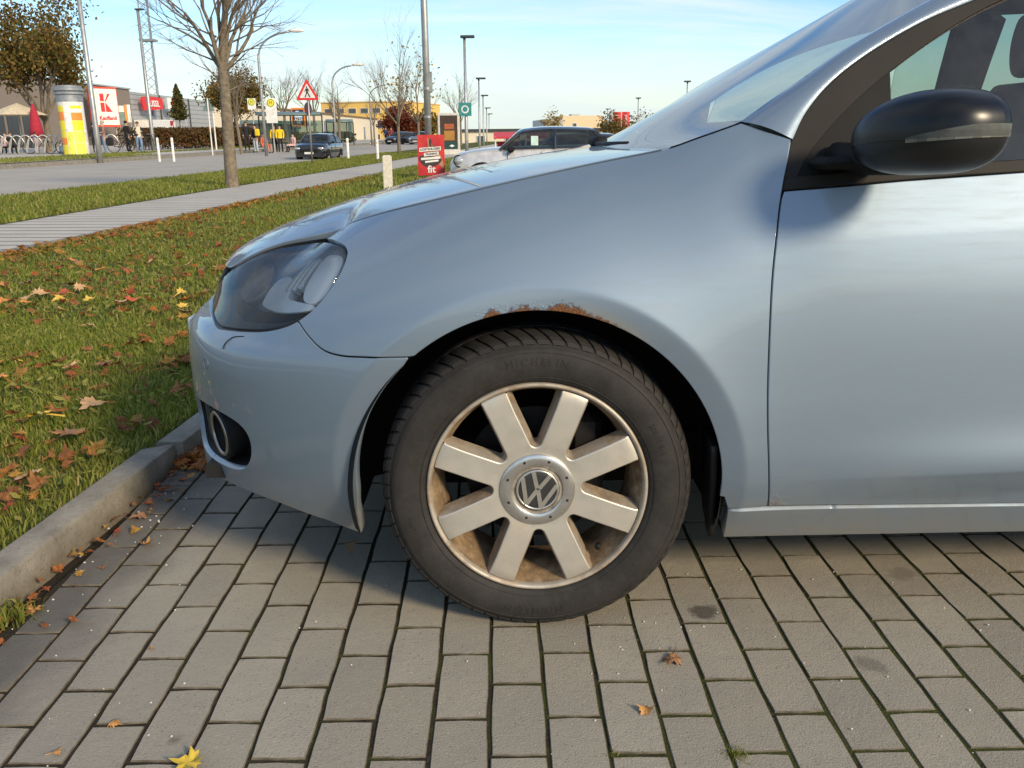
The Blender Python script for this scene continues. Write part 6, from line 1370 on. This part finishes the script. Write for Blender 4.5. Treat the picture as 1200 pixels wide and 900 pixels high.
# ------------------------------------------------------------------ people
SKINM = simple('skin', (.45, .27, .19), .6)
def person(x, y, rz, h, label, top, legs, hair, pose='stand', z=None, seed=0, hat=None):
    """one continuous body grown over a skeleton"""
    r = random.Random(seed); H = h
    J = {'pel': (0, 0, .53), 'wai': (0, 0, .60), 'che': (0, -.005, .72), 'nec': (0, 0, .83), 'hea': (0, -.012, .885), 'top': (0, -.008, .955)}
    st = r.uniform(.03, .09)
    if pose == 'sit':
        J = {k: (v[0], v[1]+.0, v[2]-.26) for k, v in J.items()}
    for s_, sg in (('l', -1), ('r', 1)):
        zz = -.26 if pose == 'sit' else 0
        J['sh'+s_] = (sg*.105, 0, .80+zz); J['el'+s_] = (sg*.135, .01+(-.03 if sg > 0 else 0), .64+zz); J['wr'+s_] = (sg*.125, -.045 if pose != 'carry' else -.13, .51+zz if pose != 'carry' else .62); J['ha'+s_] = (sg*.12, -.065 if pose != 'carry' else -.17, .465+zz if pose != 'carry' else .63); J['th'+s_] = (sg*.10, -.085 if pose != 'carry' else -.165, .485+zz if pose != 'carry' else .655)
        J['hp'+s_] = (sg*.055, 0, .50+zz)
        if pose == 'sit': J['kn'+s_] = (sg*.065, -.26, .27); J['an'+s_] = (sg*.065, -.27, .04); J['to'+s_] = (sg*.07, -.35, .02)
        else:
            f = -sg*st if pose == 'walk' else 0; J['kn'+s_] = (sg*.06, f-.01, .28); J['an'+s_] = (sg*.062, f*1.6+.01, .045); J['to'+s_] = (sg*.07, f*1.6-.075, .022)
    rad = {'pel': .085, 'wai': .078, 'che': .092, 'nec': .034, 'hea': .052, 'top': .042, 'sh': .045, 'el': .034, 'wr': .024, 'ha': .022, 'th': .010, 'hp': .062, 'kn': .042, 'an': .028, 'to': .024}
    names = list(J); E = [('pel', 'wai'), ('wai', 'che'), ('che', 'nec'), ('nec', 'hea'), ('hea', 'top')]
    for s_ in 'lr': E += [('che', 'sh'+s_), ('sh'+s_, 'el'+s_), ('el'+s_, 'wr'+s_), ('wr'+s_, 'ha'+s_), ('wr'+s_, 'th'+s_), ('pel', 'hp'+s_), ('hp'+s_, 'kn'+s_), ('kn'+s_, 'an'+s_), ('an'+s_, 'to'+s_)]
    me = bpy.data.meshes.new('body'); me.from_pydata([tuple(c*H for c in J[n]) for n in names], [(names.index(a), names.index(b)) for a, b in E], []); o = bpy.data.objects.new('body', me); COL.objects.link(o)
    md = o.modifiers.new('skin', 'SKIN'); md.use_smooth_shade = True; o.modifiers.new('sub', 'SUBSURF').levels = 1
    for i, n in enumerate(names):
        q = rad.get(n) or rad[n[:2]]; me.skin_vertices[0].data[i].radius = (q*H, q*H*(.78 if n in ('pel', 'wai', 'che') else 1)); me.skin_vertices[0].data[i].use_root = (n == 'pel')
    bpy.context.view_layer.update(); dg = bpy.context.evaluated_depsgraph_get(); m2 = bpy.data.meshes.new_from_object(o.evaluated_get(dg)); bpy.data.objects.remove(o)
    m2.materials.clear()
    for mt in (top, legs, SKINM, BLKPL): m2.materials.append(mt)
    zo = -.26 if pose == 'sit' else 0
    for p in m2.polygons:
        c = p.center/H; hand = abs(c.x) > .095 and c.z < .52+zo and c.z > .40+zo and pose != 'sit'
        p.material_index = 2 if c.z > .835+zo or hand else 0 if c.z > .50+zo else 3 if c.z < .05 else 1
        if pose == 'carry' and c.y < -.12 and c.z > .55: p.material_index = 2
    t = link('person', m2); t.location = (x, y, gz(x, y) if z is None else z); t.rotation_euler = (0, 0, rz); tag(t, label, 'person')
    m = MB(); m.sphere((0, .008*H, (.945+zo)*H), (.056*H, .060*H, .050*H), 12, 8); m.build('hair', hair, t, smooth=True)
    m = MB(); m.sphere((0, -.062*H, (.905+zo)*H), (.010*H, .014*H, .012*H), 6, 5); m.build('nose', SKINM, t, smooth=True)
    return t
C = lambda n, c: MATS.get(n) or simple(n, c, .85)
JEANS = C('blue_jeans', (.16, .24, .36)); BLK = C('black_cloth', (.012, .012, .013)); HBR = C('brown_hair', (.07, .04, .025)); HBL = C('black_hair', (.012, .01, .009)); HGR_ = C('grey_hair', (.40, .36, .30)); LIL = C('lilac_cloth', (.50, .38, .44)); TAN = C('dusty_rose_cloth', (.26, .15, .13)); ORC = C('orange_cloth', (.55, .12, .05)); YEC = C('yellow_cloth', (.75, .50, .02)); PNK = C('pink_cloth', (.65, .40, .38)); WHC = C('white_cloth', (.60, .57, .52))
PAT = NT('patched_cloth'); _v = PAT.N('ShaderNodeTexVoronoi'); PAT.set(_v, Vector=PAT.coord(), Scale=7.0); PAT.P(Base_Color=PAT.ramp(_v.outputs['Color'], (.35, (.015, .013, .012)), (.42, (.62, .54, .42)), interp='CONSTANT'), Roughness=.9); PAT = PAT.m
person(-20.5, 45.6, R(-60), 1.72, 'woman in dusty rose top and jeans by the lamp post', TAN, JEANS, HGR_, 'carry', seed=1)
person(-22.15, 52.6, R(150), 1.80, 'man dressed all in black seen from behind', BLK, BLK, HBL, 'stand', seed=2)
person(-20.3, 49.6, R(30), 1.70, 'woman in a black and cream patterned jacket and jeans', PAT, JEANS, HBR, 'walk', seed=3)
person(-25.4, 48.3, R(170), 1.18, 'small child in a lilac coat among the bicycle hoops', LIL, LIL, HBL, 'walk', seed=4)
person(-15.66, 54.6, R(20), 1.72, 'waiting person in black with a white scarf at the bus stop', BLK, BLK, HBR, 'stand', seed=5)
person(-15.15, 54.7, R(-30), 1.72, 'waiting person in black top and pale jeans at the bus stop', BLK, C('pale_jeans', (.42, .46, .50)), HBL, 'stand', seed=6)
person(-14.2, 53.0, R(60), 1.65, 'seated person in an orange jacket at the bus stop', ORC, C('dusty_pink_trousers', (.42, .2, .16)), HBR, 'sit', seed=7)
person(-14.2, 55.6, R(0), 1.68, 'left one of two people in yellow jackets', YEC, BLK, HBR, 'stand', seed=8); person(-13.75, 55.2, R(15), 1.68, 'right one of two people in yellow jackets', YEC, BLK, HBL, 'stand', seed=9)
person(-12.95, 55.2, R(-40), 1.6, 'seated person in a pink jacket just left of the black car', PNK, BLK, HBL, 'sit', seed=10)
person(-27.6, 49.9, R(40), 1.65, 'seated cafe guest in black near the left edge', BLK, BLK, HBR, 'sit', seed=11); person(-25.2, 51.4, R(-20), 1.65, 'seated cafe guest in white behind the child', WHC, JEANS, HBR, 'sit', seed=12); person(-28.5, 51.0, R(10), 1.65, 'seated cafe guest in pink at the left edge', PNK, BLK, HBR, 'sit', seed=13)
person(-23.6, 51.5, R(200), 1.7, 'person in a dark coat just right of the advertising pillar', C('dark_coat', (.03, .025, .03)), BLK, HBL, 'stand', seed=14)
person(-11.2, 92, R(20), 1.7, 'distant pedestrian in dark red near the yellow building', C('dark_red_cloth', (.2, .03, .04)), BLK, HBL, 'walk', seed=15); person(-11.8, 92.5, R(-20), 1.7, 'distant pedestrian in dark blue near the yellow building', C('navy_cloth', (.03, .05, .12)), BLK, HBR, 'walk', seed=16)
m = MB(); m.box((0, 0, .32), (.34, .2, .42), 0, .05); bg_ = m.build('shoulder_bag', BLK); bg_.location = (-20.15, 45.45, gz(-20.3, 45.5)+.32); tag(bg_, 'black shoulder bag held by the woman at the lamp post', 'bag')
m = MB(); m.box((0, 0, .2), (.30, .16, .42), 0, .06); bg_ = m.build('backpack', YEC); bg_.location = (-14.95, 54.45, gz(-15, 54.5)+1.0); tag(bg_, 'yellow backpack worn at the bus stop', 'bag')
# ------------------------------------------------------------------ other vehicles
def vehicle(name, loc, rz, label, L, W, st, paint, roofmat, sc=1.0, plate=True, lampround=False, wheel_x=(.19, .81), wr=.31):
    """st: stations (x fraction, half width fraction, z bottom, z belt, z roof or None, roof half width)"""
    t = empty(name, loc, rz, label, 'car'); t.scale = (sc,)*3
    xs = [s[0] for s in st]; N = 40; fx = np.linspace(0, 1, N); g = lambda i: pchip(xs, [s[i] for s in st])(fx)
    hw, zb_, zt = g(1)*W/2, g(2), g(3)
    rows_ = []
    for i in range(N):
        x = (fx[i]-.5)*L; h = hw[i]; a, b = zb_[i], zt[i]; ring = []
        prof = [(0, a), (.80*h, a), (.95*h, a+.05), (1.0*h, a+.30*(b-a)), (1.0*h, a+.62*(b-a)), (.975*h, a+.86*(b-a)), (.90*h, b-.015), (.75*h, b+.015), (.4*h, b+.035), (0, b+.04)]
        rows_.append([(x, -u, v) for u, v in prof]+[(x, u, v) for u, v in prof[-2::-1]])
    m = MB(); m.grid(rows_); m.add(rows_[0], [tuple(range(len(rows_[0])))]); m.add(rows_[-1], [tuple(range(len(rows_[-1])))]); body = m.build('body', paint, t, smooth=True, fix=True, auto=50)
    # cabin
    cab = [s for s in st if s[4]]; xa = np.linspace(cab[0][0], cab[-1][0], 26); q = lambda i: pchip([s[0] for s in cab], [s[i] for s in cab])(xa); zr, rw, cb = q(4), q(5)*W/2, pchip(xs, [s[3] for s in st])(xa); ch = pchip(xs, [s[1] for s in st])(xa)*W/2*.93
    rows_ = []
    for i in range(26):
        x = (xa[i]-.5)*L; rows_.append([(x, -ch[i], cb[i]-.02), (x, -(ch[i]*.5+rw[i]*.5)-.01, cb[i]*.45+zr[i]*.55), (x, -rw[i], max(zr[i]-.05, cb[i])), (x, -rw[i]*.86, zr[i]-.01), (x, 0, zr[i]+.02), (x, rw[i]*.86, zr[i]-.01), (x, rw[i], max(zr[i]-.05, cb[i])), (x, (ch[i]*.5+rw[i]*.5)+.01, cb[i]*.45+zr[i]*.55), (x, ch[i], cb[i]-.02)])
    m = MB(); m.grid(rows_); m.build('glasshouse', CARGLASS, t, smooth=True, fix=True)
    lo = [i for i in range(26) if zr[i] > max(zr)-.09]; m = MB(); m.grid([[Vector(p)+Vector((0, 0, .012)) for p in rows_[i][2:7]] for i in lo]); m.build('roof', roofmat, t, smooth=True, fix=True)
    # pillars
    for fr in (lo[0], (lo[0]+lo[-1])//2, lo[-1]):
        for sd in (1, -1):
            k0 = fr if fr != lo[0] else 1; src = rows_[fr]; a, b, c = (src[2], src[1], src[0]) if sd < 0 else (src[6], src[7], src[8])
            if fr == lo[0]: c = rows_[0][0 if sd < 0 else 8]; b = tuple((np.array(a)+np.array(c))/2)
            if fr == lo[-1]: c = rows_[-1][0 if sd < 0 else 8]; b = tuple((np.array(a)+np.array(c))/2)
            m = MB(); m.tube([a, b, c], .042, 6); m.build('pillar', roofmat, t)
    for fxx in wheel_x:
        for sd in (-1, 1):
            x = (fxx-.5)*L; yy = sd*(W/2-.03); m = MB(); m.lathe([(.60*wr, -.012*sd), (.98*wr, -.02*sd), (wr, .03*sd*-1+.0), (wr, -.18*sd), (.6*wr, -.2*sd)] if False else [(.62*wr, .018), (.97*wr, .02), (wr, 0), (wr, -.18), (.5*wr, -.19)] if sd > 0 else [(.62*wr, -.018), (.97*wr, -.02), (wr, 0), (wr, .18), (.5*wr, .19)], (x, yy, wr), 28, 'Y'); wh_ = m.build('wheel', RUBBER, t, smooth=True, fix=True)
            m = MB(); m.lathe([(0, .022*sd), (.3*wr, .024*sd), (.62*wr, .012*sd), (.64*wr, -.02*sd)], (x, yy, wr), 20, 'Y'); m.build('rim', ALLOY, wh_, smooth=True, fix=True)
            m = MB(); m.lathe([(0, 0), (wr+.06, 0), (wr+.062, -.25*sd)], (x, sd*(W/2+.004), wr+.01), 28, 'Y', R(-8), R(188)); m.build('arch', BLKPL, body, fix=True)
    x0 = -L/2
    for sd in (-1, 1):
        yy = sd*W*.36; zl = st[1][3]-.16
        m = MB()
        if lampround: m.sphere((x0+.22, sd*W*.415, zl+.07), (.15, .10, .125), 14, 10); hl_ = m.build('headlight', LAMPG, t, smooth=True)
        else: m.sphere((x0+.10, yy, zl), (.16, .2, .075), 12, 8); hl_ = m.build('headlight', LAMPG, t, smooth=True)
        if lampround:
            m = MB(); m.lathe([(.125+.016*math.cos(a), .016*math.sin(a)) for a in np.linspace(0, 6.283, 7)], (0, 0, 0), 24, 'Y'); rg = m.build('lamp_ring', BLKPL, hl_, smooth=True); rg.location = (x0+.20, sd*W*.425+sd*.045, zl+.07); rg.rotation_euler = (R(-12)*sd*-1, 0, sd*R(-32))
        m = MB(); m.box((x0+.36*L, sd*(W/2+.06), st[2][3]+.04), (.16, .16, .13), 0, .04); m.tube([(x0+.36*L, sd*W*.44, st[2][3]-.02), (x0+.36*L, sd*(W/2+.03), st[2][3]+.02)], .03, 6); m.build('door_mirror', BLKPL, t)
        for fxx in (.34, .54): m = MB(); m.tube([((fxx-.5)*L, sd*(W/2+.002), st[3][3]-.06), ((fxx-.5)*L, sd*(W/2+.002), .35)], .006, 4); m.build('door_seam', DARK, body)
    m = MB(); m.box((x0+.01, 0, st[0][3]-.12), (.06, W*.55, .16), 0, .02); m.build('grille', BLKPL, t)
    if plate: m = MB(); m.box((x0-.03, 0, .48), (.02, .5, .11)); m.build('number_plate', WHITE, t)
    return t
CARGLASS = m_glass('vehicle_glass', (.26, .30, .29), dirt_sheen=.05); LAMPG = simple('lamp_lens', (.55, .56, .56), .12, .5)
SILV = simple('silver_beige_paint', (.58, .55, .52), .35, .4, coat=1); BLKC = simple('black_paint', (.012, .013, .017), .2, .2, coat=1); REDC = simple('red_paint', (.30, .015, .03), .25, .2, coat=1); GRYC = simple('grey_paint', (.22, .23, .24), .3, .5, coat=1)
mini_st = [(0, .78, .30, .66, None, 0), (.03, .90, .24, .80, None, 0), (.14, .98, .20, .91, None, 0), (.30, 1.0, .18, .965, .97, .86), (.44, 1.0, .18, .975, 1.37, .78), (.60, 1.0, .18, .985, 1.41, .77), (.84, 1.0, .18, 1.0, 1.38, .75), (.965, .97, .22, .985, 1.02, .74), (1, .90, .34, .90, None, 0)]
mini = vehicle('small_hatchback', (.70, 19.1, -.21+.0), 0, 'small silver hatchback with black roof parked beyond the bonnet', 3.72, 1.72, mini_st, SILV, BLKC, lampround=True, plate=False)
m = MB(); m.box((-.0, -.80, 1.13), (.16, .02, .20), 0, .008); m.build('window_sticker', simple('pale_sticker', (.55, .72, .66), .6), mini)
suv_st = [(0, .80, .32, .70, None, 0), (.03, .92, .26, .88, None, 0), (.22, 1.0, .22, 1.0, None, 0), (.27, 1.0, .22, 1.02, 1.03, .82), (.42, 1.0, .22, 1.03, 1.48, .74), (.62, 1.0, .22, 1.04, 1.52, .74), (.90, 1.0, .22, 1.05, 1.46, .70), (.985, .95, .3, 1.03, 1.06, .70), (1, .9, .4, .95, None, 0)]
vehicle('estate_car', (-8.35, 40.2, gz(-8.4, 40.2)-.115), R(90)-.07, 'black car with lit headlights driving towards the camera on the road', 4.4, 1.80, suv_st, BLKC, BLKC, sc=.80)
vehicle('parked_car', (-9.9, 88.6, gz(-9.9, 88.6)-.1), R(60), 'left dark car parked far off below the red tree', 4.2, 1.75, suv_st, BLKC, BLKC, sc=.85); vehicle('parked_car', (-7.7, 87.0, gz(-7.7, 87)-.1), R(75), 'right dark car parked far off beside the red poster', 4.2, 1.75, suv_st, GRYC, BLKC, sc=.85)
vehicle('red_car', (2.35, 31.0, -.30), R(4), 'red car parked beyond the small silver hatchback', 4.0, 1.72, suv_st, REDC, BLKC, sc=.9)
vehicle('white_car', (1.7, 23.6, -.33), R(2), 'pale car mostly hidden behind the small silver hatchback', 3.9, 1.72, mini_st, simple('pale_paint', (.55, .58, .62), .3, .4, coat=1), BLKC, plate=False)
t = empty('charging_pillar', (.67, 27.0, -.13), 0, 'narrow white pillar between the silver and the red car', 'pillar'); m = MB(); m.box((0, 0, .68), (.22, .2, 1.36), 0, .02); m.build('case', WHITE, t); m = MB(); m.box((0, -.105, .95), (.14, .02, .18)); m.build('screen', BLACKP, t)
# red cabin and flower stall beyond the cars
t = empty('red_stall', (1.6, 52, -.13), 0, 'low red awning stall behind the red car', 'stall'); m = MB(); m.add([(-2, -1, 1.15), (1.2, -1, 1.15), (1.2, 1, 1.45), (-2, 1, 1.45)], [(0, 1, 2, 3)]); aw = m.build('awning', RED, t); aw.modifiers.new('s', 'SOLIDIFY').thickness = .08
for x in (-1.9, -.4, 1.1): m = MB(); m.tube([(x, -.9, 0), (x, -.9, 1.18)], .04, 6); m.build('post', WHITE, t)
m = MB(); m.box((-.4, .6, .45), (2.8, .6, .9)); m.build('counter', RED, t)
